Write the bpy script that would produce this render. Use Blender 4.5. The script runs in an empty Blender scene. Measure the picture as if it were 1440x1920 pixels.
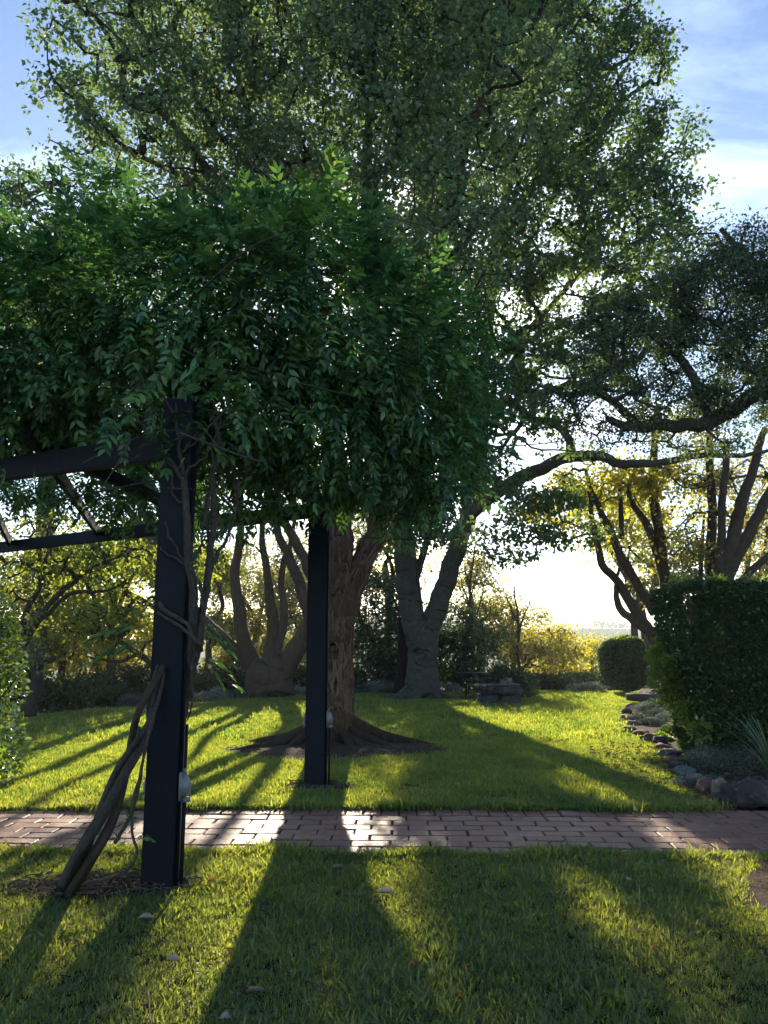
import bpy, bmesh, math, random
import numpy as np
from mathutils import Vector, Matrix
from mathutils.geometry import tessellate_polygon

rng = np.random.default_rng(11)
random.seed(11)
S = bpy.context.scene
COL = S.collection
PI = math.pi

# ------------------------------------------------------------------ camera
PITCH = math.radians(9.7)
CAMH = 1.6
FOC = 1450.0
cam = bpy.data.cameras.new('camera')
cam.sensor_fit = 'VERTICAL'; cam.sensor_height = 36.0; cam.lens = 36.0 * FOC / 1920.0
cam.clip_start = 0.05; cam.clip_end = 6000
camo = bpy.data.objects.new('camera', cam); COL.objects.link(camo)
camo.location = (0, 0, CAMH); camo.rotation_euler = (PI / 2 + PITCH, 0, 0)
S.camera = camo

# ------------------------------------------------------------------ light
SUN_EL = math.radians(20.0)
SUN_AZ = math.radians(-1.2)          # from +Y, positive towards +X
w = bpy.data.worlds.new('World'); S.world = w; w.use_nodes = True
nt = w.node_tree; nt.nodes.clear()
def N(t, typ, **kw):
    n = t.nodes.new(typ)
    for k, v in kw.items():
        if k.startswith('i_'):
            n.inputs[k[2:].replace('_', ' ')].default_value = v
        else:
            setattr(n, k, v)
    return n
out = N(nt, 'ShaderNodeOutputWorld'); bg = N(nt, 'ShaderNodeBackground'); bg.inputs[1].default_value = 0.09
sky = N(nt, 'ShaderNodeTexSky', sky_type='NISHITA', sun_disc=False, sun_elevation=SUN_EL, sun_rotation=SUN_AZ,
        altitude=600, air_density=1.0, dust_density=0.6, ozone_density=3.0)
tc = N(nt, 'ShaderNodeTexCoord')
sep = N(nt, 'ShaderNodeSeparateXYZ'); nt.links.new(tc.outputs['Generated'], sep.inputs[0])
addz = N(nt, 'ShaderNodeMath', operation='ADD'); addz.inputs[1].default_value = 0.16
nt.links.new(sep.outputs['Z'], addz.inputs[0])
mx = N(nt, 'ShaderNodeMath', operation='MAXIMUM'); mx.inputs[1].default_value = 0.05; nt.links.new(addz.outputs[0], mx.inputs[0])
dx = N(nt, 'ShaderNodeMath', operation='DIVIDE'); nt.links.new(sep.outputs['X'], dx.inputs[0]); nt.links.new(mx.outputs[0], dx.inputs[1])
dy = N(nt, 'ShaderNodeMath', operation='DIVIDE'); nt.links.new(sep.outputs['Y'], dy.inputs[0]); nt.links.new(mx.outputs[0], dy.inputs[1])
cmb = N(nt, 'ShaderNodeCombineXYZ'); nt.links.new(dx.outputs[0], cmb.inputs[0]); nt.links.new(dy.outputs[0], cmb.inputs[1])
mp = N(nt, 'ShaderNodeMapping'); mp.inputs['Location'].default_value = (3.4, 4.0, 0); mp.inputs['Scale'].default_value = (0.75, 1.5, 1); mp.inputs['Rotation'].default_value = (0, 0, 0.5)
nt.links.new(cmb.outputs[0], mp.inputs[0])
cn = N(nt, 'ShaderNodeTexNoise'); cn.inputs['Scale'].default_value = 1.3; cn.inputs['Detail'].default_value = 9; cn.inputs['Roughness'].default_value = 0.6; cn.inputs['Distortion'].default_value = 0.35
nt.links.new(mp.outputs[0], cn.inputs['Vector'])
cr = N(nt, 'ShaderNodeMapRange'); cr.inputs['From Min'].default_value = 0.52; cr.inputs['From Max'].default_value = 0.70
nt.links.new(cn.outputs['Fac'], cr.inputs['Value'])
mixc = N(nt, 'ShaderNodeMix', data_type='RGBA')
nt.links.new(cr.outputs[0], mixc.inputs[0]); nt.links.new(sky.outputs[0], mixc.inputs[6])
cb = N(nt, 'ShaderNodeMix', data_type='RGBA', blend_type='MULTIPLY'); cb.inputs[0].default_value = 1
cb.inputs[7].default_value = (3.4, 2.7, 2.1, 1)
nt.links.new(sky.outputs[0], cb.inputs[6])
nt.links.new(cb.outputs[2], mixc.inputs[7])
nt.links.new(mixc.outputs[2], bg.inputs[0]); nt.links.new(bg.outputs[0], out.inputs[0])

sl = bpy.data.lights.new('sun', 'SUN'); sl.energy = 5.0; sl.angle = math.radians(0.55); sl.color = (1.0, 0.86, 0.66)
so = bpy.data.objects.new('sun', sl); COL.objects.link(so)
SUND = Vector((math.sin(SUN_AZ) * math.cos(SUN_EL), math.cos(SUN_AZ) * math.cos(SUN_EL), math.sin(SUN_EL)))
so.rotation_euler = (-SUND).to_track_quat('-Z', 'Y').to_euler()
so.location = SUND * 60

S.view_settings.view_transform = 'Standard'; S.view_settings.look = 'None'
S.view_settings.exposure = 1.4; S.view_settings.gamma = 1.0; S.view_settings.use_curve_mapping = False
S.render.engine = 'CYCLES'
S.cycles.use_denoising = True
S.cycles.max_bounces = 8; S.cycles.diffuse_bounces = 4; S.cycles.transmission_bounces = 5; S.cycles.glossy_bounces = 2
S.cycles.volume_bounces = 0; S.cycles.sample_clamp_indirect = 6
S.cycles.use_adaptive_sampling = True; S.cycles.adaptive_threshold = 0.02
S.cycles.caustics_reflective = False; S.cycles.caustics_refractive = False

# ------------------------------------------------------------------ pixel helpers (photo measurements -> world points)
CP, SP_ = math.cos(PITCH), math.sin(PITCH)
def ray(x, y):
    a, b = (x - 720) / FOC, (960 - y) / FOC
    return np.array([a, CP - b * SP_, SP_ + b * CP])
def at(x, y, Y):
    d = ray(x, y); return np.array([0, 0, CAMH]) + d * (Y / d[1])
def atz(x, y, z=0.0):
    d = ray(x, y); return np.array([0, 0, CAMH]) + d * ((z - CAMH) / d[2])

# ------------------------------------------------------------------ object helpers
def tag(o, label=None, cat=None, group=None, kind=None):
    if label: o['label'] = label
    if cat: o['category'] = cat
    if group: o['group'] = group
    if kind: o['kind'] = kind
    return o
def mesh(name, V, Fs, mat=None, smooth=False):
    V = np.asarray(V, dtype=np.float32).reshape(-1, 3)
    if not isinstance(Fs, (list, tuple)): Fs = [Fs]
    Fs = [np.asarray(f, dtype=np.int32) for f in Fs if len(f)]
    me = bpy.data.meshes.new(name)
    me.vertices.add(len(V)); me.vertices.foreach_set('co', V.ravel())
    li = np.concatenate([f.ravel() for f in Fs])
    tot = np.concatenate([np.full(len(f), f.shape[1], dtype=np.int32) for f in Fs])
    st = np.concatenate([[0], np.cumsum(tot)[:-1]]).astype(np.int32)
    me.loops.add(len(li)); me.loops.foreach_set('vertex_index', li)
    me.polygons.add(len(tot)); me.polygons.foreach_set('loop_start', st); me.polygons.foreach_set('loop_total', tot)
    if smooth: me.polygons.foreach_set('use_smooth', np.ones(len(tot), dtype=bool))
    me.update(calc_edges=True)
    if mat: me.materials.append(mat)
    return me
def link(name, me, parent=None, loc=(0, 0, 0)):
    o = bpy.data.objects.new(name, me); COL.objects.link(o); o.location = loc
    if parent: o.parent = parent
    return o
def obj(name, V, Fs, mat, parent=None, smooth=False, origin=None):
    V = np.asarray(V, dtype=np.float64).reshape(-1, 3)
    o0 = np.zeros(3) if parent is None else np.array(parent.get('_o', (0, 0, 0)))
    if origin is None: origin = o0 if parent is not None else V.mean(0) * [1, 1, 0]
    origin = np.asarray(origin, dtype=np.float64)
    o = link(name, mesh(name, V - origin, Fs, mat, smooth), parent, origin - o0)
    return o
def empty(name, loc, label, cat, group=None, kind=None):
    o = bpy.data.objects.new(name, None); COL.objects.link(o); o.location = loc
    o.empty_display_size = 0.2
    o['_o'] = [float(c) for c in loc]
    return tag(o, label, cat, group, kind)

class B:                       # mesh collector with quads and tris
    def __init__(s): s.v = []; s.q = []; s.t = []; s.n = 0
    def add(s, V, q=(), t=()):
        V = np.asarray(V, dtype=np.float64).reshape(-1, 3)
        if len(q): s.q.append(np.asarray(q).reshape(-1, 4) + s.n)
        if len(t): s.t.append(np.asarray(t).reshape(-1, 3) + s.n)
        s.v.append(V); s.n += len(V); return s
    def parts(s):
        fs = []
        if s.q: fs.append(np.concatenate(s.q))
        if s.t: fs.append(np.concatenate(s.t))
        return np.concatenate(s.v), fs
    def obj(s, name, mat, parent=None, smooth=False, origin=None):
        V, F = s.parts(); return obj(name, V, F, mat, parent, smooth, origin)
    def box(s, c, d, rz=0.0, j=0.0):
        x, y, z = np.array(d) / 2.0
        P = np.array([[-x, -y, -z], [x, -y, -z], [x, y, -z], [-x, y, -z], [-x, -y, z], [x, -y, z], [x, y, z], [-x, y, z]])
        if j: P = P + rng.normal(0, j, P.shape)
        c_, s_ = math.cos(rz), math.sin(rz)
        R = np.array([[c_, -s_, 0], [s_, c_, 0], [0, 0, 1]])
        return s.add(P @ R.T + np.array(c), q=[[0, 3, 2, 1], [4, 5, 6, 7], [0, 1, 5, 4], [1, 2, 6, 5], [2, 3, 7, 6], [3, 0, 4, 7]])
    def tube(s, P, r, n=8, cap=True, rough=0.0, seed=0):
        V, q = tube(P, r, n, rough, seed)
        k = len(P)
        t = []
        s.add(V, q=q)
        if cap and n > 2:
            base = s.n - len(V)
            for a, off in ((0, 0), (1, (k - 1) * n)):
                c = s.n; s.v.append(np.asarray(P[0 if a == 0 else -1], dtype=float).reshape(1, 3)); s.n += 1
                idx = base + off + np.arange(n); nx = base + off + (np.arange(n) + 1) % n
                s.t.append(np.stack([nx, idx, np.full(n, c)] if a == 0 else [idx, nx, np.full(n, c)], 1))
        return s

def frames(P):
    P = np.asarray(P, dtype=float); T = np.gradient(P, axis=0); T /= np.linalg.norm(T, axis=1)[:, None] + 1e-9
    u = np.cross(T[0], [0.3, 1, 0.1]);
    if np.linalg.norm(u) < 1e-3: u = np.cross(T[0], [1, 0, 0])
    u /= np.linalg.norm(u); U = [u]
    for i in range(1, len(P)):
        u = U[-1] - T[i] * np.dot(U[-1], T[i]); u /= np.linalg.norm(u) + 1e-9; U.append(u)
    U = np.array(U); return T, U, np.cross(T, U)
def tube(P, r, n=8, rough=0.0, seed=0):
    P = np.asarray(P, dtype=float); r = np.broadcast_to(np.asarray(r, dtype=float), (len(P),))
    T, U, W = frames(P)
    a = np.arange(n) * 2 * PI / n
    rr = np.repeat(r[:, None], n, 1)
    if rough:
        if n >= 26:
            g = np.random.default_rng(seed + 5); L = np.cumsum(np.r_[0, np.linalg.norm(np.diff(P, axis=0), axis=1)])[:, None]
            wob = 1.1 * np.sin(L * 1.9 + g.uniform(0, 6)) + .6 * np.sin(L * 4.3 + g.uniform(0, 6))
            rid = np.abs(np.sin(a * 6.5 + wob)) + .7 * np.abs(np.sin(a * 10.5 - wob * 1.4 + 2)) + .4 * np.sin(a * 4 + L * 6)
            rr = rr * (1 + rough * .55 * (rid - 1)) + np.minimum(rr, .3) * g.normal(0, rough * .12, rr.shape)
        g = np.random.default_rng(seed); ph = g.uniform(0, 6.28, 6)
        L = np.cumsum(np.r_[0, np.linalg.norm(np.diff(P, axis=0), axis=1)])[:, None]
        rr = rr * (1 + rough * (np.sin(3 * a + ph[0] + L * 1.3) + .7 * np.sin(5 * a + ph[1] - L * 2.1) + .5 * np.sin(L * 5 + ph[2] + 2 * a)) / 2)
    V = P[:, None] + rr[..., None] * (np.cos(a)[None, :, None] * U[:, None] + np.sin(a)[None, :, None] * W[:, None])
    k = len(P); i = np.arange(k - 1)[:, None] * n; j = np.arange(n)[None]; j2 = (j + 1) % n
    q = np.stack([i + j, i + j2, i + n + j2, i + n + j], -1).reshape(-1, 4)
    return V.reshape(-1, 3), q
def smoothline(P, m=6):
    """Catmull-Rom resampling of a polyline whose rows may carry a radius too"""
    P = np.asarray(P, dtype=float)
    if len(P) < 3: return np.array([P[0] + (P[-1] - P[0]) * t for t in np.linspace(0, 1, m + 1)])
    Q = np.vstack([2 * P[0] - P[1], P, 2 * P[-1] - P[-2]]); o = []
    for i in range(1, len(Q) - 2):
        for t in np.linspace(0, 1, m, endpoint=False):
            o.append(.5 * (2 * Q[i] + (Q[i + 1] - Q[i - 1]) * t + (2 * Q[i - 1] - 5 * Q[i] + 4 * Q[i + 1] - Q[i + 2]) * t * t + (3 * Q[i] - Q[i - 1] - 3 * Q[i + 1] + Q[i + 2]) * t ** 3))
    o.append(P[-1]); return np.array(o)
def wig(P, amp, seed):
    g = np.random.default_rng(seed); P = np.array(P, dtype=float); n = len(P)
    k = np.arange(n)
    for ax in range(3):
        P[:, ax] += amp * (np.sin(k * g.uniform(.4, .9) + g.uniform(0, 6)) + .5 * np.sin(k * g.uniform(1.2, 2) + g.uniform(0, 6))) * np.minimum(1, k / 3)
    return P

# ------------------------------------------------------------------ materials
def newmat(name):
    m = bpy.data.materials.new(name); m.use_nodes = True; m.node_tree.nodes.clear()
    o = N(m.node_tree, 'ShaderNodeOutputMaterial'); return m, m.node_tree, o
def ramp(t, fac, stops):
    r = N(t, 'ShaderNodeValToRGB'); e = r.color_ramp.elements
    while len(e) < len(stops): e.new(0.5)
    for k, (p, c) in enumerate(stops): e[k].position = p; e[k].color = (*c, 1)
    t.links.new(fac, r.inputs[0]); return r.outputs[0]
def noise(t, vec, scale, detail=5, rough=.6, dist=0.0):
    n = N(t, 'ShaderNodeTexNoise'); n.inputs['Scale'].default_value = scale; n.inputs['Detail'].default_value = detail
    n.inputs['Roughness'].default_value = rough; n.inputs['Distortion'].default_value = dist
    if vec is not None: t.links.new(vec, n.inputs['Vector'])
    return n.outputs['Fac']
def coords(t, scale=None, kind='Object'):
    c = N(t, 'ShaderNodeTexCoord').outputs[kind]
    if scale:
        m = N(t, 'ShaderNodeMapping'); m.inputs['Scale'].default_value = scale; t.links.new(c, m.inputs[0]); return m.outputs[0]
    return c
def bump(t, h, strength=.5, dist=.02):
    b = N(t, 'ShaderNodeBump'); b.inputs['Strength'].default_value = strength; b.inputs['Distance'].default_value = dist
    t.links.new(h, b.inputs['Height']); return b.outputs[0]
def mixrgb(t, f, a, b, mode='MIX'):
    m = N(t, 'ShaderNodeMix', data_type='RGBA', blend_type=mode)
    for sock, v in ((m.inputs[0], f), (m.inputs[6], a), (m.inputs[7], b)):
        if hasattr(v, 'links'): t.links.new(v, sock)
        else: sock.default_value = (*v, 1) if isinstance(v, tuple) else v
    return m.outputs[2]
def leafmat(name, c1, c2, tr1, tr2, tf=0.5, rough=.45, gloss=.08, patch=0.0):
    """thin leaf: diffuse front, translucent back, a little waxy gloss; every leaf has its own hue"""
    m, t, o = newmat(name)
    g = N(t, 'ShaderNodeNewGeometry'); r = g.outputs['Random Per Island']
    if patch:
        n = noise(t, g.outputs['Position'], patch, 3)
        mm = N(t, 'ShaderNodeMath', operation='MULTIPLY_ADD'); t.links.new(n, mm.inputs[0]); mm.inputs[1].default_value = 1.6; mm.inputs[2].default_value = -.8
        ad = N(t, 'ShaderNodeMath', operation='ADD', use_clamp=True); t.links.new(mm.outputs[0], ad.inputs[0]); t.links.new(r, ad.inputs[1]); r = ad.outputs[0]
    c = ramp(t, r, [(0, c1), (1, c2)]); ct = ramp(t, r, [(0, tr1), (1, tr2)])
    d = N(t, 'ShaderNodeBsdfDiffuse'); t.links.new(c, d.inputs[0])
    tl = N(t, 'ShaderNodeBsdfTranslucent'); t.links.new(ct, tl.inputs[0])
    mx = N(t, 'ShaderNodeMixShader'); mx.inputs[0].default_value = tf
    t.links.new(d.outputs[0], mx.inputs[1]); t.links.new(tl.outputs[0], mx.inputs[2])
    gl = N(t, 'ShaderNodeBsdfGlossy'); gl.inputs['Roughness'].default_value = rough; gl.inputs[0].default_value = (.9, .9, .9, 1)
    mg = N(t, 'ShaderNodeMixShader'); mg.inputs[0].default_value = gloss
    t.links.new(mx.outputs[0], mg.inputs[1]); t.links.new(gl.outputs[0], mg.inputs[2])
    t.links.new(mg.outputs[0], o.inputs[0]); return m
def pmat(name, cfun, rough=.8, bumpfun=None, spec=.3, metal=0.0):
    m, t, o = newmat(name); p = N(t, 'ShaderNodeBsdfPrincipled')
    c = cfun(t) if callable(cfun) else None
    if c is None: p.inputs['Base Color'].default_value = (*cfun, 1)
    else: t.links.new(c, p.inputs['Base Color'])
    p.inputs['Roughness'].default_value = rough; p.inputs['Specular IOR Level'].default_value = spec; p.inputs['Metallic'].default_value = metal
    if bumpfun: t.links.new(bumpfun(t), p.inputs['Normal'])
    t.links.new(p.outputs[0], o.inputs[0]); return m

M = {}
M['wis'] = leafmat('wisteria_leaf', (.014, .050, .030), (.13, .27, .09), (.04, .14, .03), (.20, .42, .06), .28, .42, .04, 1.6)
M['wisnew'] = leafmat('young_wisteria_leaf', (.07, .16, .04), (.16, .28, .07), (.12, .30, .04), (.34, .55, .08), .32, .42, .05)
M['mapleA'] = leafmat('maple_leaf', (.060, .115, .062), (.155, .225, .120), (.15, .27, .09), (.34, .48, .13), .40, .5, .05, .55)
M['mapleB'] = leafmat('elm_leaf', (.042, .088, .045), (.105, .165, .078), (.12, .23, .06), (.28, .42, .09), .40, .5, .05, .4)
M['darkleaf'] = leafmat('dark_leaf', (.035, .070, .042), (.085, .135, .070), (.10, .17, .05), (.22, .32, .08), .36, .4, .06, .6)
M['evergreen'] = leafmat('evergreen_leaf', (.020, .040, .016), (.050, .080, .030), (.06, .12, .03), (.16, .24, .05), .35, .4, .06, .8)
M['yellow'] = leafmat('golden_leaf', (.16, .14, .02), (.26, .23, .03), (.52, .48, .03), (.88, .78, .06), .6, .5, .04, .6)
M['goldlime'] = leafmat('gold_lime_leaf', (.09, .11, .02), (.22, .20, .03), (.30, .38, .04), (.88, .76, .06), .56, .5, .04, 1.2)
M['yellowgreen'] = leafmat('lime_leaf', (.07, .10, .02), (.14, .16, .03), (.26, .36, .03), (.52, .55, .06), .55, .5, .04, .6)
M['brown'] = leafmat('olive_brown_leaf', (.07, .075, .03), (.15, .14, .05), (.28, .30, .06), (.66, .60, .10), .5, .5, .04, .6)
M['hedge'] = leafmat('hedge_leaf', (.022, .050, .016), (.050, .095, .026), (.06, .15, .02), (.17, .30, .04), .32, .45, .05, 2.2)
M['hedge_new_lit'] = leafmat('hedge_new_and_sunlit_leaf', (.06, .11, .02), (.12, .18, .03), (.24, .38, .03), (.45, .58, .06), .5, .4, .08)
M['shrubleaf'] = leafmat('shrub_leaf', (.05, .10, .025), (.11, .17, .035), (.18, .32, .03), (.40, .55, .05), .45, .25, .16)
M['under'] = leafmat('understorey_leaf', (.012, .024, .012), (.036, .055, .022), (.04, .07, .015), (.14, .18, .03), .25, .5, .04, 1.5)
M['silver'] = leafmat('silver_leaf', (.14, .18, .16), (.30, .34, .31), (.16, .20, .15), (.28, .32, .22), .25, .5, .05)
M['lav'] = leafmat('lavender_leaf', (.055, .075, .075), (.11, .14, .13), (.08, .11, .09), (.14, .18, .12), .25, .5, .05)
M['wiry'] = leafmat('wiry_shrub_leaf', (.05, .06, .045), (.17, .17, .14), (.1, .12, .07), (.22, .22, .14), .25, .5, .03)
M['strap'] = leafmat('strap_leaf', (.05, .10, .035), (.13, .20, .06), (.12, .25, .04), (.30, .42, .07), .4, .35, .10)
M['grass'] = leafmat('grass_blade', (.013, .044, .034), (.048, .088, .056), (.25, .48, .05), (.92, .96, .09), .38, .5, .03, .9)
M['deadleaf'] = leafmat('dead_leaf', (.22, .17, .13), (.42, .37, .32), (.2, .14, .08), (.3, .24, .16), .2, .7, .01)
M['litter'] = leafmat('litter_leaf', (.06, .042, .03), (.20, .14, .10), (.1, .07, .04), (.2, .14, .08), .2, .6, .01)
M['redleaf'] = leafmat('red_dead_leaf', (.30, .07, .025), (.42, .12, .04), (.5, .15, .04), (.6, .2, .05), .3, .6, .04)
M['twig'] = pmat('twig', lambda t: ramp(t, noise(t, coords(t), 6), [(.3, (.06, .045, .034)), (.7, (.17, .13, .095))]), .9)

def barkmat(name, ca, cb_, cc, sc=(6, 6, 1.6), strength=.9, dist=.03):
    def cf(t):
        v = coords(t, sc)
        n = noise(t, v, 2.2, 8, .65, 1.2)
        n2 = noise(t, coords(t), 1.1, 4)
        a = ramp(t, n, [(.32, ca), (.5, cb_), (.72, cc)])
        return mixrgb(t, n2, a, tuple(x * .6 for x in cb_))
    def bf(t):
        v = coords(t, sc); n = noise(t, v, 2.2, 10, .7, 1.2)
        return bump(t, n, strength, dist)
    return pmat(name, cf, .92, bf, .15)
M['barkA'] = barkmat('shaggy_brown_bark', (.035, .023, .016), (.15, .090, .056), (.30, .195, .12), (9, 9, 1.3), 1.0, .06)
M['barkRoot'] = barkmat('root_bark', (.03, .021, .016), (.085, .055, .038), (.16, .11, .075), (7, 7, 4), 1.0, .05)
M['barkB'] = barkmat('smooth_grey_bark', (.055, .050, .042), (.11, .10, .085), (.19, .175, .15), (5, 5, 7), .8, .03)
M['barkD'] = barkmat('dark_bark', (.03, .026, .022), (.075, .062, .050), (.13, .11, .09), (4, 4, 3), .6, .02)
M['barkH'] = barkmat('warm_brown_bark', (.04, .031, .025), (.095, .070, .052), (.17, .125, .09), (6, 6, 2), .9, .04)
M['barkV'] = barkmat('vine_bark', (.030, .025, .021), (.085, .070, .058), (.18, .155, .135), (14, 14, 8), .6, .008)
M['barkStump'] = barkmat('charred_bark', (.010, .009, .009), (.035, .028, .024), (.10, .07, .05), (8, 8, 1.2), 1, .04)

def paintc(t):
    n = noise(t, coords(t, (3, 3, .6)), 9, 8, .7)
    a = ramp(t, n, [(.35, (.004, .006, .011)), (.62, (.007, .010, .017)), (.8, (.016, .020, .027))])
    return mixrgb(t, ramp(t, noise(t, coords(t, (30, 30, 3)), 3, 8, .75), [(.60, (0, 0, 0)), (.72, (1, 1, 1))]), a, (.035, .036, .038))
M['paint'] = pmat('dark_navy_paint', paintc, .6, lambda t: bump(t, noise(t, coords(t, (60, 60, 1.5)), 2, 6, .6), .35, .004), .2)
M['lamp'] = pmat('pale_grey_plastic', lambda t: ramp(t, noise(t, coords(t), 14, 6), [(.35, (.13, .135, .14)), (.7, (.24, .25, .26))]), .45, None, .5)
M['blackmetal'] = pmat('black_metal', (.012, .013, .014), .45, None, .5)

def soilc(t):
    a = ramp(t, noise(t, coords(t), 9, 8, .7), [(.3, (.030, .020, .015)), (.55, (.08, .052, .038)), (.75, (.15, .105, .078))])
    return mixrgb(t, noise(t, coords(t), 1.5, 3), a, (.07, .047, .035))
M['soil'] = pmat('soil', soilc, .95, lambda t: bump(t, noise(t, coords(t), 22, 8, .75), 1.0, .03), .1)
def lawnc(t):
    a = ramp(t, noise(t, coords(t), 30, 6, .7), [(.3, (.016, .026, .008)), (.6, (.034, .050, .013)), (.8, (.070, .062, .030))])
    return mixrgb(t, noise(t, coords(t), .6, 4), a, (.030, .044, .012))
M['lawn'] = pmat('lawn_base', lawnc, .95, lambda t: bump(t, noise(t, coords(t), 60, 6, .75), 1.0, .02), .05)
def groundc(t):
    return ramp(t, noise(t, coords(t), .8, 8, .7), [(.3, (.022, .024, .012)), (.55, (.045, .045, .020)), (.8, (.08, .065, .035))])
M['ground'] = pmat('woodland_floor', groundc, .95, lambda t: bump(t, noise(t, coords(t), 4, 6, .7), 1, .08), .05)
def hillc(t):
    return ramp(t, noise(t, coords(t), .035, 8, .75), [(.3, (.020, .030, .014)), (.55, (.045, .058, .024)), (.75, (.11, .11, .045))])
M['hill'] = pmat('wooded_hill', hillc, .95, lambda t: bump(t, noise(t, coords(t), .12, 6, .8), 1, 6.0), .02)

def brickc(t):
    oi = N(t, 'ShaderNodeObjectInfo').outputs['Random']
    base = ramp(t, oi, [(0, (.19, .072, .050)), (.35, (.30, .118, .078)), (.7, (.37, .17, .12)), (1, (.21, .115, .09))])
    v = coords(t, None, 'Object')
    w_ = N(t, 'ShaderNodeVectorMath', operation='ADD'); t.links.new(v, w_.inputs[0])
    cx = N(t, 'ShaderNodeCombineXYZ'); mm = N(t, 'ShaderNodeMath', operation='MULTIPLY'); mm.inputs[1].default_value = 37; t.links.new(oi, mm.inputs[0])
    t.links.new(mm.outputs[0], cx.inputs[0]); t.links.new(mm.outputs[0], cx.inputs[1]); t.links.new(cx.outputs[0], w_.inputs[1])
    n = noise(t, w_.outputs[0], 9, 8, .7)
    a = mixrgb(t, ramp(t, n, [(.38, (0, 0, 0)), (.62, (1, 1, 1))]), base, (.17, .11, .09))
    n2 = noise(t, w_.outputs[0], 45, 4, .7)
    return mixrgb(t, ramp(t, n2, [(.56, (0, 0, 0)), (.68, (1, 1, 1))]), a, (.32, .22, .17))
M['brick'] = pmat('worn_red_brick', brickc, .55, lambda t: bump(t, noise(t, coords(t), 30, 8, .7), .9, .008), .28)
M['joint'] = pmat('sandy_joint', lambda t: ramp(t, noise(t, coords(t), 40, 6), [(.3, (.02, .017, .013)), (.7, (.06, .05, .04))]), .95)
def stonec(c1, c2, c3):
    def f(t):
        a = ramp(t, noise(t, coords(t), 5, 9, .7, .4), [(.3, c1), (.52, c2), (.75, c3)])
        return mixrgb(t, ramp(t, noise(t, coords(t), 16, 5, .7), [(.58, (0, 0, 0)), (.7, (1, 1, 1))]), a, tuple(min(.5, x * 1.5) for x in c3))
    return f
sb = lambda t: bump(t, noise(t, coords(t), 9, 9, .75), 1.0, .03)
M['rockred'] = pmat('red_brown_rock', stonec((.07, .04, .034), (.20, .115, .092), (.34, .23, .19)), .85, sb, .2)
M['rockgrey'] = pmat('blue_grey_rock', stonec((.07, .07, .075), (.16, .16, .165), (.28, .27, .27)), .85, sb, .2)
M['rocktan'] = pmat('tan_rock', stonec((.12, .09, .065), (.26, .20, .15), (.38, .31, .25)), .85, sb, .2)
M['rockdark'] = pmat('dark_rock', stonec((.030, .025, .028), (.075, .064, .068), (.17, .15, .15)), .85, sb, .2)

# ------------------------------------------------------------------ ground surfaces
def polymesh(name, pts, z, mat, kind='structure', sub=0):
    P = [Vector((float(a), float(b), 0)) for a, b in pts]
    tri = tessellate_polygon([P])
    o = obj(name, [(p.x, p.y, z) for p in P], np.array(tri), mat, None, False, (0, 0, 0))
    # face up
    me = o.data
    if me.polygons[0].normal.z < 0: me.flip_normals()
    if kind: o['kind'] = kind
    return o
def inpoly(X, Y, poly):
    poly = np.asarray(poly, dtype=float); c = np.zeros(len(X), dtype=bool); j = len(poly) - 1
    for i in range(len(poly)):
        xi, yi = poly[i]; xj, yj = poly[j]
        k = ((yi > Y) != (yj > Y)) & (X < (xj - xi) * (Y - yi) / (yj - yi + 1e-12) + xi); c ^= k; j = i
    return c
PATH_N = lambda X: 6.27 - 0.030 * X          # near edge of the path
PATH_F = lambda X: 8.07 - 0.030 * X          # far edge

border_px = [(-260, 1362), (-60, 1352), (20, 1345), (120, 1337), (240, 1327), (360, 1319), (480, 1312), (590, 1306), (700, 1301), (820, 1298), (960, 1297), (1080, 1297), (1190, 1297)]
border = [atz(x, y)[:2] for x, y in border_px]
edge_px = [(1203, 1306), (1195, 1322), (1172, 1338), (1168, 1352), (1172, 1366), (1198, 1384), (1230, 1400), (1247, 1424), (1266, 1450), (1292, 1474), (1322, 1496), (1352, 1512)]
edge = [atz(x, y)[:2] for x, y in edge_px]
farlawn = [(-9, PATH_F(-9))] + [tuple(atz(-330, 1395)[:2])] + [tuple(p) for p in border] + [tuple(p) for p in edge] + [(3.35, PATH_F(3.3))]
nearlawn = [(-9, -4), (9, -4), (9, PATH_N(9)), (-9, PATH_N(-9))]
polymesh('lawn', nearlawn, 0.0, M['lawn']); polymesh('lawn', farlawn, 0.0, M['lawn'])

# big ground sheet, valley behind the garden
def groundz(X, Y):
    z = np.full_like(X, -0.05)
    d = np.clip(Y - 33, 0, None)
    z = z - 26 * (1 - np.exp(-d / 45.0))
    h = np.clip((Y - 260) / 420, 0, 1); h = h * h * (3 - 2 * h)
    hh = (35 + 9 * np.sin(X * .006 + 1) + 5 * np.sin(X * .017 + 2) + 3 * np.sin(X * .04))
    z = z + h * hh
    z = z + np.clip(Y - 40, 0, 200) / 200 * .8 * np.sin(X * .05) * np.sin(Y * .04)
    return z
xs = np.unique(np.r_[-np.geomspace(8, 1500, 46)[::-1], np.linspace(-8, 8, 9), np.geomspace(8, 1500, 46)])
ys = np.unique(np.r_[-60, -20, 0, 10, 20, 28, 33, np.geomspace(36, 2200, 90)])
GX, GY = np.meshgrid(xs, ys); GZ = groundz(GX, GY)
nx_, ny_ = len(xs), len(ys)
i, j = np.meshgrid(np.arange(ny_ - 1), np.arange(nx_ - 1), indexing='ij')
q = np.stack([i * nx_ + j, i * nx_ + j + 1, (i + 1) * nx_ + j + 1, (i + 1) * nx_ + j], -1).reshape(-1, 4)
Vg = np.stack([GX, GY, GZ], -1).reshape(-1, 3)
cy = Vg[q][:, :, 1].mean(1)
og = obj('ground', Vg, q[cy < 120], M['ground'], None, True, (0, 0, 0)); og['kind'] = 'structure'
oh = obj('hills', Vg, q[cy >= 120], M['hill'], None, True, (0, 0, 0)); oh['kind'] = 'structure'

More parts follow.
